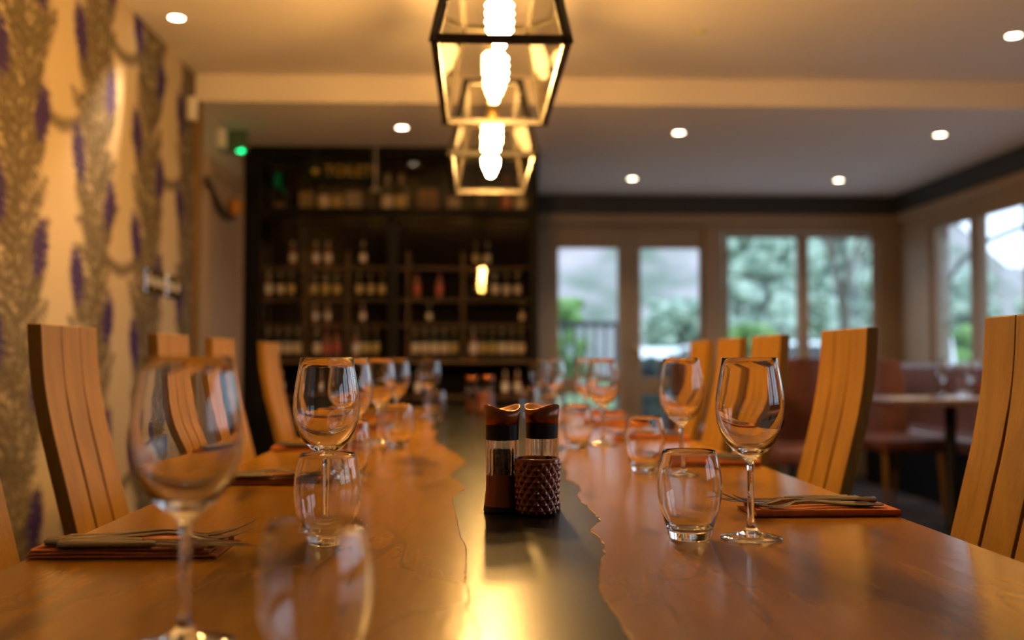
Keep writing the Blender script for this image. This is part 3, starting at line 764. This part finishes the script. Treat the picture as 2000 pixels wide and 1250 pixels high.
# ================================================================== WINE CABINET
def cx_(px): return at(px, 600, YC).x
def cz_(py): return at(760, py, YC).z
cab = thing('wine_cabinet', 'tall black glazed cabinet filled with bottles against the back partition', 'cabinet', (0, 0, 0))
c0, c1 = XL+.005, cx_(1052); cm0, cm1 = cx_(757), cx_(777); ctop = cz_(284); D = .40
zr_t, zr_m0, zr_m1 = cz_(302), cz_(405), cz_(424)
f0, f1 = cx_(506), cx_(1036)
zc = cz_(700)
MB().box((c0, YC, 0), (f0, YC+D, ctop)).box((f1, YC, 0), (c1, YC+D, ctop)).box((f0, YC, zr_t), (f1, YC+D, ctop)).box((f0, YC, zr_m0), (f1, YC+D, zr_m1)) \
    .box((cm0, YC, .02), (cm1, YC+D-.02, zr_m1)).box((f0, YC, 0), (f1, YC+D, .10)).build('carcass', M['cab'], cab, bevel=.003)
MB().box((f0, YC+D-.02, .1), (f1, YC+D, zr_t)).build('back_panel', M['cabback'], cab)
shelf_z = [cz_(583), cz_(522), cz_(640)]
for zz, nm in ((cz_(702), 'counter'),):
    for a, b in ((f0, cm0), (cm1, f1)): MB().box((a, YC+.012, zz-.025), (b, YC+D-.02, zz)).build('counter', M['cabwood'], cab, bevel=.003)
sh_rows = [cz_(520), cz_(583), cz_(632), cz_(702)]
for zz in (cz_(520), cz_(583), cz_(632)):
    for a, b in ((f0, cm0), (cm1, f1)): MB().box((a, YC+.03, zz-.016), (b, YC+D-.02, zz)).build('shelf', M['cabwood'], cab, bevel=.002)
for px in (594, 676, 796, 904):
    x = cx_(px); MB().box((x-.011, YC+.028, cz_(702)), (x+.011, YC+D-.02, cz_(490))).build('upright', M['cabwood'], cab, bevel=.002)
zlow = cz_(775)
for a, b in ((f0, cm0), (cm1, f1)):
    MB().box((a, YC+.03, zlow-.016), (b, YC+D-.02, zlow)).build('shelf', M['cabwood'], cab, bevel=.002)
    MB().box((a, YC+.008, .10), (b, YC+.024, zlow-.03)).build('lower_door', M['cab'], cab, bevel=.003)
for nm, (a, b, za, zb) in {'a': (f0, f1, zr_m1, zr_t), 'b': (f0, cm0, zc, zr_m0), 'c': (cm1, f1, zc, zr_m0)}.items():
    MB().box((a, YC+.004, min(za, zb)), (b, YC+.008, max(za, zb))).build('glass_pane', M['cabpane'], cab)
# added fill light: warm glowing strip under the upper rail, only brightens the bottles
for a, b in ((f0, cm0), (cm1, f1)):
    MB().box((a+.05, YC+.035, zr_m0-.012), (b-.05, YC+.05, zr_m0-.004)).build('fill_glow_strip', emis('cabinet_fill_glow', (1, .62, .30), 0.5), cab)
# bottles
bm_glass = mat('bottle_dark_glass', (0.012, 0.014, 0.008), 0.12)
bm_clear = mat('bottle_rose_glass', (0.22, 0.10, 0.07), 0.12)
labels = [('cream', (0.78, 0.68, 0.50)), ('gold', (0.55, 0.42, 0.14)), ('red', (0.50, 0.10, 0.06)), ('white', (0.85, 0.80, 0.74))]
def make_bottle(lab, lc, glass, H=.30):
    t = thing('wine_bottle', '', 'bottle'); s = H/.30
    MB().lathe([(0, 0), (.034*s, 0), (.037*s, .004*s), (.037*s, .185*s), (.033*s, .205*s), (.018*s, .228*s), (.0145*s, .245*s), (.0145*s, .29*s), (0, .29*s)], 16).build('bottle_body', glass, t, smooth=True)
    MB().lathe([(.0155*s, .240*s), (.0160*s, .298*s), (.010*s, .300*s), (0, .300*s)], 12).build('capsule', mat('capsule_'+lab, tuple(c*.5 for c in lc), .4), t, smooth=True)
    MB().lathe([(.0374*s, .060*s), (.0378*s, .062*s), (.0378*s, .150*s), (.0374*s, .152*s)], 16).build('paper_label', mat('label_'+lab, lc, .6), t, smooth=True)
    return t
protos = [make_bottle(l, c, bm_glass) for l, c in labels]; small = [make_bottle(l+'_small', c, bm_glass if i < 2 else bm_clear, .205) for i, (l, c) in enumerate(labels)]
used = set(); rnd = random.Random(11)
def put_bottle(plist, i, loc, label, group, sc=1):
    pr = plist[i]; fst_ = pr.name not in used; used.add(pr.name)
    r = place(pr, fst_, loc, rnd.uniform(0, 6), label, group, scale=(sc, sc, sc)); return r
rowdefs = [(cz_(520), .075, 'on the top bottle shelf', small, .45, .075, .80), (cz_(583), .075, 'on the second bottle shelf', small, .80, .072, .86),
           (cz_(632), .075, 'on the third bottle shelf', small, .45, .075, .66), (cz_(702), .082, 'standing on the cabinet counter', small, 1.0, .062, .98), (zlow, .09, 'on the lowest shelf under the counter', small, .5, .08, .8)]
ups = [cx_(p_) for p_ in (594, 676, 796, 904)]
cname = ['cream', 'gold', 'red', 'white']
for rz_, _, wh, plist, dens, step, bsc in rowdefs:
    for bay, (a, b) in (('left', (f0, cm0)), ('right', (cm1, f1))):
        x = a+.045; run = rnd.randrange(4)
        while x < b-.035:
            if rnd.random() < .35: run = rnd.choice([0, 3, 3, 0, 1, 2] if bay == 'right' else [0, 1, 0, 3, 2])
            blocked = any(abs(x-u) < .038 for u in ups) and rz_ > cz_(703)+.0 or any(abs(x-u) < .038 for u in ups)
            if not blocked and rnd.random() < dens:
                put_bottle(plist, run, (x, YC+.072+rnd.uniform(-.01, .01), rz_+.0005), 'dark bottle with %s label %s, %s bay' % (cname[run], wh, bay), 'bottles %s, %s bay' % (wh, bay), bsc)
            x += step
# taller bottles and boxes in the top compartment
zt_ = zr_m1+.0005
topg = 'bottles and boxes in the top compartment of the cabinet'
for px, w, h, col, l in ((593, .085, .17, (0.42, 0.30, 0.14), 'tan carton at the left of the cabinet top compartment'), (540, .06, .10, (0.30, 0.19, 0.05), 'small gold box beside the green glow in the cabinet top compartment'),
                         (686, .10, .17, (0.50, 0.38, 0.28), 'pale carton under the hanging sign in the cabinet top compartment'), (886, .085, .14, (0.42, 0.31, 0.22), 'pale box left of centre lantern foot in the cabinet top compartment'),
                         (941, .06, .14, (0.33, 0.24, 0.14), 'narrow tan box right of the lantern in the cabinet top compartment')):
    x = cx_(px); o = MB().box((x-w/2, YC+.05, zt_), (x+w/2, YC+.05+w*.8, zt_+h)).build('gift_box', mat('box_card', tuple(c*.6 for c in col), .6), bevel=.003); tag(o, l, 'box', topg)
for px, i in ((625, 0), (652, 1), (752, 0), (780, 1), (990, 2)):
    b_ = put_bottle(protos, i, (cx_(px), YC+.12, zt_), 'tall dark bottle in the top compartment, %s' % {625: 'the left beside the tan carton', 652: 'the left side of the pale carton', 752: 'the middle behind the hanging cord', 780: 'the middle beside the framed print', 990: 'the far right end'}[px], 'tall bottles in the top compartment of the cabinet')
for pr in protos:
    if pr.name not in used: put_bottle(protos, protos.index(pr), (cx_(1018), YC+.15, zt_), 'tall bottle with white label at the right end of the top compartment', 'tall bottles in the top compartment of the cabinet')
t = thing('picture_frame', 'small dark framed brown print leaning in the top compartment of the cabinet', 'picture', (cx_(832), YC+.20, zt_))
MB().box((-.075, 0, 0), (.075, .02, .012)).box((-.075, 0, .215), (.075, .02, .23)).box((-.075, 0, .012), (-.062, .02, .215)).box((.062, 0, .012), (.075, .02, .215)).build('frame', M['black'], t)
MB().box((-.062, .006, .012), (.062, .014, .215)).build('print', noise_var(mat('print_brown', (0.2, 0.08, 0.03), .6), (0.10, 0.035, 0.015), (0.30, 0.12, 0.04), 12), t)
t = tag(MB().lathe([(0, 0), (.025, 0), (.062, .025), (.066, .04), (.06, .04), (.03, .02), (0, .012)], 24).build('serving_bowl', mat('bowl_glaze', (0.50, 0.36, 0.24), .3), smooth=True), 'pale shallow bowl in front of the framed print in the cabinet', 'bowl'); t.location = (cx_(831), YC+.11, zt_)
# hanging TOILETS sign in front of the cabinet top
sx0, sx1 = at(598, 330, YC-.05).x, at(742, 330, YC-.05).x; sz0, sz1 = at(670, 356, YC-.05).z, at(670, 313, YC-.05).z
sg = thing('hanging_sign', 'dark green sign with gold arrow and lettering hanging before the cabinet', 'sign', ((sx0+sx1)/2, YC-.05, sz0))
MB().box((-(sx1-sx0)/2, 0, 0), ((sx1-sx0)/2, .014, sz1-sz0)).build('sign_board', M['signgreen'], sg, bevel=.002)
MB().tube([(-.18, .007, sz1-sz0), (-.18, .007, ZF-sz0)], .0012, 6).tube([(.18, .007, sz1-sz0), (.18, .007, ZF-sz0)], .0012, 6).build('wire', M['chrome'], sg)
cu = bpy.data.curves.new('lettering', 'FONT'); cu.body = 'TOILETS'; cu.size = .092; cu.extrude = .001; cu.align_x = 'CENTER'; cu.align_y = 'CENTER'; cu.space_character = 1.0
to = bpy.data.objects.new('lettering', cu); COL.objects.link(to); to.parent = sg; to.location = (.055, -.002, (sz1-sz0)/2); to.rotation_euler = (PI/2, 0, 0); cu.materials.append(M['gold'])
dgr = bpy.context.evaluated_depsgraph_get(); lm = bpy.data.meshes.new_from_object(to.evaluated_get(dgr)); lo_ = bpy.data.objects.new('gold_lettering', lm); COL.objects.link(lo_)
lo_.parent = sg; lo_.location = to.location; lo_.rotation_euler = to.rotation_euler; bpy.data.objects.remove(to)
if not lm.materials: lm.materials.append(M['gold'])
g = MB(); vs = [g.bm.verts.new(v) for v in ((-.205, -.002, .07), (-.165, -.002, .098), (-.165, -.002, .042))]; g.bm.faces.new(vs)
vs = [g.bm.verts.new(v) for v in ((-.165, -.002, .077), (-.145, -.002, .077), (-.145, -.002, .063), (-.165, -.002, .063))]; g.bm.faces.new(vs)
g.build('arrow', M['gold'], sg)
# cord with pale bell pull
p = at(733, 372, YC-.12)
pc = thing('bell_pull', 'thin pale cord with a small bell-shaped end hanging before the cabinet', 'bell pull', (p.x, p.y, p.z))
MB().tube([(0, 0, .03), (0, 0, ZF-p.z)], .003, 6).build('cord', M['white'], pc)
MB().lathe([(0, .035), (.006, .034), (.010, .02), (.030, .004), (.034, -.004), (0, -.004)], 18).build('bell', mat('bell_grey', (0.4, 0.34, 0.28), .5), pc, smooth=True)

# ================================================================== LEFT WALL FITTINGS
def plate(px0, px1, py0, py1, label, n):
    a = atx(px0, py1, XL); b = atx(px1, py0, XL)
    t = thing('switch_plate', label, 'light switch', (XL, (a.y+b.y)/2, (a.z+b.z)/2), 0, 'chrome switch plates on the wallpaper')
    w, h = (b.y-a.y)/2, .058
    MB().box((0, -w, -h), (.008, w, h)).build('plate', M['chrome'], t, bevel=.003)
    for k in range(n):
        y = (k-(n-1)/2)*w*2/n
        MB().box((.008, y-.012, -.02), (.014, y+.012, .02)).build('rocker', M['white'], t, bevel=.002)
plate(281, 320, 535, 568, 'left wider chrome switch plate on the thistle wallpaper', 3)
plate(323, 349, 545, 578, 'right narrower chrome switch plate on the thistle wallpaper', 2)
p = atx(369, 216, XL)
tg = thing('motion_sensor', 'small white sensor box high at the end of the thistle wallpaper', 'sensor', (XL, p.y-.02, p.z))
MB().box((0, -.03, -.055), (.045, .03, .065)).build('housing', M['white'], tg, bevel=.01)
MB().ball((.04, 0, -.02), .018, 2, (.6, 1, 1)).build('lens', mat('sensor_lens', (0.5, 0.48, 0.44), .3), tg, smooth=True)
# green emergency exit light
p = atx(428, 268, XL+.02)
ex = thing('exit_light', 'wall-mounted emergency light glowing green beside the cabinet top', 'exit light', (XL, p.y+.06, p.z))
MB().box((0, -.03, -.05), (.05, .03, .06)).build('bracket', M['white'], ex, bevel=.006)
MB().box((.05, -.012, -.075), (.17, .004, .05)).build('sign_body', mat('sign_back', (0.05, 0.10, 0.07), .5), ex, bevel=.003)
MB().box((.075, .0045, -.068), (.115, .008, .042)).build('lit_face', M['greenpanel'], ex)
MB().ball((.120, -.018, -.070), .008, 2).ball((.140, -.018, -.068), .011, 2).build('lamp', M['green'], ex)
# dark swag with an orange end
p0 = atx(402, 345, XL+.03); p1_ = atx(472, 375, XL+.03)
pts = []
for k in range(13):
    u = k/12; pts.append((XL+.035, p0.y+(p1_.y-.15-p0.y)*u, p0.z-.13*math.sin(u*PI*.8)-.03*u))
gd = thing('wall_garland', 'dark drooping garland with an orange end on the pale wall beside the cabinet', 'garland')
MB().tube(pts, [.012+.010*math.sin(k/12*PI) for k in range(13)], 8).build('swag', mat('garland_dark', (0.05, 0.035, 0.02), .8), gd, smooth=True)
b = MB()
for k in range(9): b.ball((XL+.05+random.uniform(-.015, .015), pts[10][1]+random.uniform(-.08, .08), pts[10][2]+.05+random.uniform(-.03, .03)), .026, 2, jit=.1)
b.build('orange_bloom', mat('bloom_orange', (0.50, 0.20, 0.02), .7), gd, smooth=True)

# ================================================================== BISTRO AREA (background right)
def make_bistro(w, d):
    t = thing('bistro_table', '', 'table')
    MB().box((-w/2, -d/2, .715), (w/2, d/2, .75)).build('tabletop', M['tabletop2'], t, bevel=.008)
    MB().lathe([(0, 0), (.24, 0), (.24, .012), (.05, .03), (.032, .06), (.032, .70), (.10, .715), (0, .715)], 24).build('pedestal', M['black'], t, smooth=True)
    return t
bt = make_bistro(.95, .70)
g_t = 'bistro tables by the windows'
tabs = [((2.63, 5.45), 'square bistro table in the background right, between the two nearest right oak chairs'), ((2.25, 7.05), 'bistro table beneath the back window, behind the second oak chair'), ((2.63, 3.6), 'bistro table hidden behind the near oak chair on the right')]
for i, ((x, y), l) in enumerate(tabs[:2]): place(bt, i == 0, (x, y, 0), 0, l, g_t, scale=None if i == 0 else (.75, 1, 1))
def make_leather():
    """faces local -y"""
    t = thing('leather_chair', '', 'chair')
    MB().box((-.24, -.25, .40), (.24, .24, .49)).build('seat', M['leather'], t, bevel=.03, bseg=4)
    mb = MB(); nu, nv = 13, 8; F_, B_ = [], []
    for v in range(nv):
        z = .44+.53*v/(nv-1); rf, rb = [], []
        for u in range(nu):
            a = (u/(nu-1)-.5); x = a*.50*(1-.08*(v/(nv-1))); y = .26 - .10*(abs(a)*2)**2 + .05*v/(nv-1)
            zz = z - (.03*(abs(a)*2)**3 if v == nv-1 else 0)
            rf.append(mb.bm.verts.new((x, y-.03, zz))); rb.append(mb.bm.verts.new((x, y+.03, zz)))
        F_.append(rf); B_.append(rb)
    for v in range(nv-1):
        for u in range(nu-1):
            mb.bm.faces.new((F_[v][u], F_[v][u+1], F_[v+1][u+1], F_[v+1][u])); mb.bm.faces.new((B_[v][u+1], B_[v][u], B_[v+1][u], B_[v+1][u+1]))
    for v in range(nv-1):
        for u in (0, nu-1): mb.bm.faces.new((F_[v][u], F_[v+1][u], B_[v+1][u], B_[v][u]))
    for u in range(nu-1):
        for v in (0, nv-1): mb.bm.faces.new((F_[v][u], F_[v][u+1], B_[v][u+1], B_[v][u]))
    mb.build('backrest', M['leather'], t, smooth=True, bevel=.01)
    for x in (-.20, .20):
        MB().tube([(x*1.05, -.23, 0), (x, -.20, .41)], [.015, .022], 4).build('leg', M['oak'], t)
        MB().tube([(x*1.05, .26, 0), (x, .21, .41)], [.015, .022], 4).build('leg', M['oak'], t)
    return t
lc_ = make_leather(); g_l = 'brown leather chairs around the bistro tables'
for i, (x, y, rz, l) in enumerate([
    (2.62, 6.22, .25, 'brown leather chair facing the camera, right of the full oak chair back'),
    (2.2, 7.75, .0, 'brown leather chair under the back window, behind the farther bistro table'),
    (1.62, 6.95, PI/2*.9+PI, 'brown leather chair at the left side of the farther bistro table'),
    (2.05, 6.32, PI*.96, 'brown leather chair with its back to the camera at the farther bistro table'),
    (1.72, 5.45, PI/2, 'brown leather chair at the left end of the nearer bistro table')]):
    place(lc_, i == 0, (x, y, 0), rz if i != 2 else PI/2, l, g_l)
# banquette along the right wall
bq = thing('banquette', 'long brown leather banquette under the right-hand windows', 'bench', (XR-.30, 5.9, 0))
MB().box((-.16, -2.2, 0), (.22, 1.85, .36)).build('base', M['cab'], bq, bevel=.005)
MB().box((-.20, -2.2, .36), (.12, 1.85, .47)).build('seat', M['leather'], bq, bevel=.03, bseg=3)
for k in range(5):
    y = -2.2+k*.81
    MB().box((.10, y+.004, .42), (.22, y+.806, .93)).build('back_cushion', M['leather'], bq, bevel=.03, bseg=3)
# things on the bistro tables
g_p = 'white paper placemats on the bistro tables'
for i, (x, y, w, d, l) in enumerate([(2.42, 5.28, .40, .28, 'left white placemat on the nearer bistro table'), (2.90, 5.30, .40, .28, 'right white placemat on the nearer bistro table'),
                                   (2.14, 6.88, .36, .28, 'white placemat at the front of the farther bistro table'), (2.40, 7.20, .36, .28, 'white placemat at the back of the farther bistro table')]):
    o = MB().box((-w/2, -d/2, 0), (w/2, d/2, .0015)).build('placemat', M['mat_white']); o.location = (x, y, .7505); tag(o, l, 'placemat', g_p)
for i, (x, y, l) in enumerate([(2.83, 5.60, 'wine glass on the nearer bistro table behind its orange candle'), (2.68, 5.63, 'wine glass left of the orange candle on the nearer bistro table'),
                               (2.99, 5.58, 'wine glass at the right end of the nearer bistro table'), (2.02, 7.20, 'wine glass at the left of the farther bistro table'), (2.28, 7.02, 'wine glass in the middle of the farther bistro table')]):
    place(wine, False, (x, y, .7503), 0, l, 'wine glasses on the bistro tables')
for i, (x, y, l) in enumerate([(2.74, 5.52, 'tumbler beside the orange candle on the nearer bistro table'), (3.04, 5.46, 'tumbler at the right end of the nearer bistro table'), (2.12, 7.10, 'tumbler on the farther bistro table')]):
    place(tum, False, (x, y, .7503), 0, l, 'tumblers on the bistro tables')
place(vo, False, (2.68+.13, 5.48, .7502), 0, 'orange candle holder on the nearer bistro table')
for x, y, l in ((2.40, 5.20, 'glinting knife on the left placemat of the nearer bistro table'), (2.92, 5.22, 'glinting knife on the right placemat of the nearer bistro table')):
    place(knf, False, (x, y, .7522), .3, l, 'knives on the bistro tables')

# ================================================================== OUTSIDE
grass = noise_var(mat('lawn', (0.10, 0.16, 0.05), .9), (0.07, 0.12, 0.035), (0.16, 0.22, 0.08), 1.5)
pav = noise_var(mat('paving', (0.3, 0.3, 0.3), .8), (0.26, 0.26, 0.27), (0.36, 0.36, 0.36), 3)
o = struct(MB().box((-30, YB+.16, -.35), (60, 13.5, -.05)).box((XR+.16, -20, -.35), (20, YB+.16, -.05)).build('terrace_paving', pav))
o = struct(MB().box((-60, 13.5, -.5), (110, 100, -.12)).box((20, -40, -.5), (110, 13.5, -.12)).build('lawn_ground', grass))
# wooded hillside
def hill(name, x0, x1, y0, y1, h, m, seed):
    rng = random.Random(seed); mb = MB(); nx, ny = 40, 10; g = []
    for j in range(ny+1):
        row = []
        for i in range(nx+1):
            u, v = i/nx, j/ny
            z = h*(v**0.8)*(.85+.15*math.sin(u*7+seed)+.05*rng.uniform(-1, 1)) - .4
            row.append(mb.bm.verts.new((x0+(x1-x0)*u, y0+(y1-y0)*v+rng.uniform(-1, 1), z)))
        g.append(row)
    for j in range(ny):
        for i in range(nx): mb.bm.faces.new((g[j][i], g[j][i+1], g[j+1][i+1], g[j+1][i]))
    o = mb.build(name, m, smooth=True); return struct(o)
hm = noise_var(mat('winter_woodland', (0.3, 0.3, 0.3), .95), (0.11, 0.15, 0.11), (0.40, 0.34, 0.36), .22, detail=8, p=(.35, .7))
hill('hillside', -50, 36, 55, 100, 26, hm, 2)
hill('hillside', 20, 120, 60, 100, 11, hm, 5)
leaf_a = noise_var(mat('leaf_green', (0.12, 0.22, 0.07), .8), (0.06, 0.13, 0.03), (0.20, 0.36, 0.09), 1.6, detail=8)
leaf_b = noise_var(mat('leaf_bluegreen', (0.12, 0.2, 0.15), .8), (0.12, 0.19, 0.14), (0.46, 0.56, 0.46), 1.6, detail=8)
bark = noise_var(mat('bark', (0.10, 0.09, 0.07), .9), (0.06, 0.055, 0.04), (0.16, 0.14, 0.11), 6)
def tree(x, y, h, r, m, label, kind='bushy_tree', n=26, seed=1, cat='tree'):
    rng = random.Random(seed); t = thing(kind, label, cat, (x, y, -.15), 0, 'trees and bushes beyond the terrace')
    MB().tube([(0, 0, 0), (.1, 0, h*.6)], [r*.10+.03, r*.05+.02], 8).build('trunk', bark, t, smooth=True)
    mb = MB()
    for k in range(int(n*3.2)):
        a = rng.uniform(0, 2*PI); q_ = rng.random()**.5; zz = h*(.30+.62*rng.random()); s_ = r*(1-.5*abs(zz/h-.5)*1.4)
        mb.ball((math.cos(a)*s_*q_, math.sin(a)*s_*q_, zz), r*rng.uniform(.10, .26), 2, (1, 1, .8), jit=.32)
    mb.build('foliage', m, t); return t
def bt_(px, Y): return at(px, 600, Y).x
tree(bt_(1088, 15), 15, 2.15, .55, leaf_a, 'green bush beyond the railing, seen in the left door pane', 'garden_bush', 20, 1, 'bush')
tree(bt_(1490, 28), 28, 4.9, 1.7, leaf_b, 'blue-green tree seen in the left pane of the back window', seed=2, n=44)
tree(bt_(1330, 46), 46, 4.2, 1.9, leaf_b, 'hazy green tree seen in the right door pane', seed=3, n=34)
tree(bt_(1445, 15), 15, 1.7, .7, leaf_a, 'low bright green bush at the left of the back window', 'garden_bush', 18, 4, 'bush')
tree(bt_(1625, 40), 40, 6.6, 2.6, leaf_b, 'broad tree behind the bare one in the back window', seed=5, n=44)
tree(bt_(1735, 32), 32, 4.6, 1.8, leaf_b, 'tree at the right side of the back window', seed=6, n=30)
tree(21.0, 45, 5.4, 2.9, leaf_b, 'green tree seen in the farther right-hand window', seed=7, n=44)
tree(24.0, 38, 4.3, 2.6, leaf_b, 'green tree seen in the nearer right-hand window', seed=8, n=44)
tree(13.2, 25, 1.9, 1.3, leaf_a, 'low green shrub mass seen low in the right-hand windows', 'garden_bush', 30, 9, 'bush')
# bare branching tree close to the back window
bt0 = thing('bare_tree', 'bare branching tree in front of the right pane of the back window', 'tree', (bt_(1650, 14.5), 14.5, -.12), 0, 'trees and bushes beyond the terrace')
mb = MB(); rng = random.Random(5)
def branch(mb, p, d, L, r, lvl):
    q_ = p + d*L*.5 + Vector((rng.uniform(-.05, .05), rng.uniform(-.05, .05), 0))*L; e_ = p + d*L
    mb.tube([p, q_, e_], [r, r*.8, r*.62], 6)
    if lvl == 0: return
    for k in range(3):
        a = Vector((rng.uniform(-.9, .9), rng.uniform(-.7, .7), rng.uniform(-.1, .5)))
        branch(mb, e_ if k < 2 else q_, (d+a*.8).normalized(), L*rng.uniform(.6, .8), r*.55, lvl-1)
branch(mb, Vector((0, 0, 0)), Vector((0, 0, 1)), 1.7, .11, 5)
mb.build('trunk_and_branches', bark, bt0, smooth=True)
# terrace railing
rl = thing('terrace_railing', 'dark railing with upright bars outside the double door', 'railing', (0, 11.2, -.05))
xa, xb = bt_(1060, 11.2), bt_(1238, 11.2); zt2 = at(1150, 628, 11.2).z+.05
rm = mat('railing_dark', (0.03, 0.035, 0.045), .5)
MB().box((xa, -.03, zt2-.06), (xb, .03, zt2)).box((xa, -.02, .12), (xb, .02, .17)).build('rail', rm, rl)
x = xa
bars = MB()
while x < xb: bars.box((x, -.012, .0), (x+.035, .012, zt2-.05)); x += .115
bars.build('balusters', rm, rl)
# parked cars
def car(x, y, rz, label, s=1.0):
    t = thing('parked_car', label, 'car', (x, y, -.12), rz, 'parked cars beyond the terrace')
    prof = [(-2.1, .35), (-2.12, .75), (-1.9, .95), (-1.2, 1.05), (-.6, 1.50), (.9, 1.52), (1.6, 1.10), (2.05, 1.0), (2.15, .6), (2.1, .35)]
    mb = MB(); A = [mb.bm.verts.new((px_, -.85, pz)) for px_, pz in prof]; B = [mb.bm.verts.new((px_, .85, pz)) for px_, pz in prof]
    mb.bm.faces.new(A); mb.bm.faces.new(B[::-1])
    for i in range(len(prof)): j = (i+1) % len(prof); mb.bm.faces.new((A[i], B[i], B[j], A[j]))
    mb.build('body', mat('car_white', (0.85, 0.87, 0.9), .3), t, bevel=.08, bseg=3)
    g = MB().prism([(-1.05, 1.02), (-.55, 1.42), (.85, 1.43), (1.4, 1.05)], -.86, .86); bmesh.ops.transform(g.bm, matrix=Matrix.Rotation(PI/2, 4, 'X'), verts=g.bm.verts[:])
    g.build('side_window', mat('car_glass', (0.03, 0.035, 0.04), .1), t)
    for wx in (-1.3, 1.35):
        for wy in (-.80, .80):
            w = MB().lathe([(0, -.1), (.32, -.1), (.33, 0), (.32, .1), (0, .1)], 20).build('wheel', M['black'], t, smooth=True); w.rotation_euler = (PI/2, 0, 0); w.location = (wx, wy, .33)
    return t
car(bt_(1283, 37), 37, PI/2, 'white parked car seen through the right door pane')
car(bt_(1503, 24.5), 24.5, .3, 'white parked car seen low through the back window')
car(bt_(1392, 31), 31, PI/2, 'white parked car mostly hidden by the door frame')
hm_ = noise_var(mat('hedge_dark', (0.03, 0.05, 0.04), .9), (0.012, 0.02, 0.02), (0.05, 0.075, 0.05), 5, detail=6)
def hedge(x0, x1, y, top, label):
    mb = MB(); rg = random.Random(int(x0*10))
    x = x0
    while x < x1:
        for yy in (y-.15, y+.15):
            for zz in np.arange(.05, top-.08, .16): mb.ball((x, yy+rg.uniform(-.05, .05), zz+rg.uniform(-.03, .03)), .15, 2, jit=.22)
        x += .16
    return tag(mb.build('clipped_hedge', hm_), label, 'hedge')
hedge(bt_(1246, 12), bt_(1410, 12), 12, at(1300, 688, 12).z, 'low dark hedge seen through the bottom of the right door pane')
# closed white parasol and a dark arched pole outside the right-hand window
def ex_pt(px, py, X): return atx(px, py, X)
q = ex_pt(1848, 690, 5.6)
ps = thing('garden_parasol', 'closed white parasol outside the farther right-hand window', 'parasol', (q.x, q.y, -.05))
MB().lathe([(0, .25), (.04, .25), (.14, .45), (.12, .9), (.07, 1.25), (.015, 1.42), (0, 1.42)], 16).build('canopy', mat('parasol_white', (0.8, 0.82, 0.85), .8), ps, smooth=True)
MB().lathe([(0, 0), (.22, 0), (.22, .05), (.02, .08), (.02, .3), (0, .3)], 16).build('base_and_pole', M['black'], ps, smooth=True)
q = ex_pt(1834, 600, 4.3)
ap = tag(MB().tube([(q.x, q.y, -.05), (q.x, q.y-.0, 1.2), (q.x+.02, q.y-.05, 1.6), (q.x+.10, q.y-.22, 1.85), (q.x+.2, q.y-.5, 2.0), (q.x+.3, q.y-.9, 2.08)], .022, 8).build('arched_pole', M['black'], smooth=True), 'dark arched pole outside the farther right-hand window', 'pole')
# external roof canopy over the right-hand side
rc = struct(MB().box((XR+.16, -3, 2.22), (XR+.75, YB+.9, 2.32)).build('roof_eave', M['charcoal']))
print('objects', len(COL.objects))
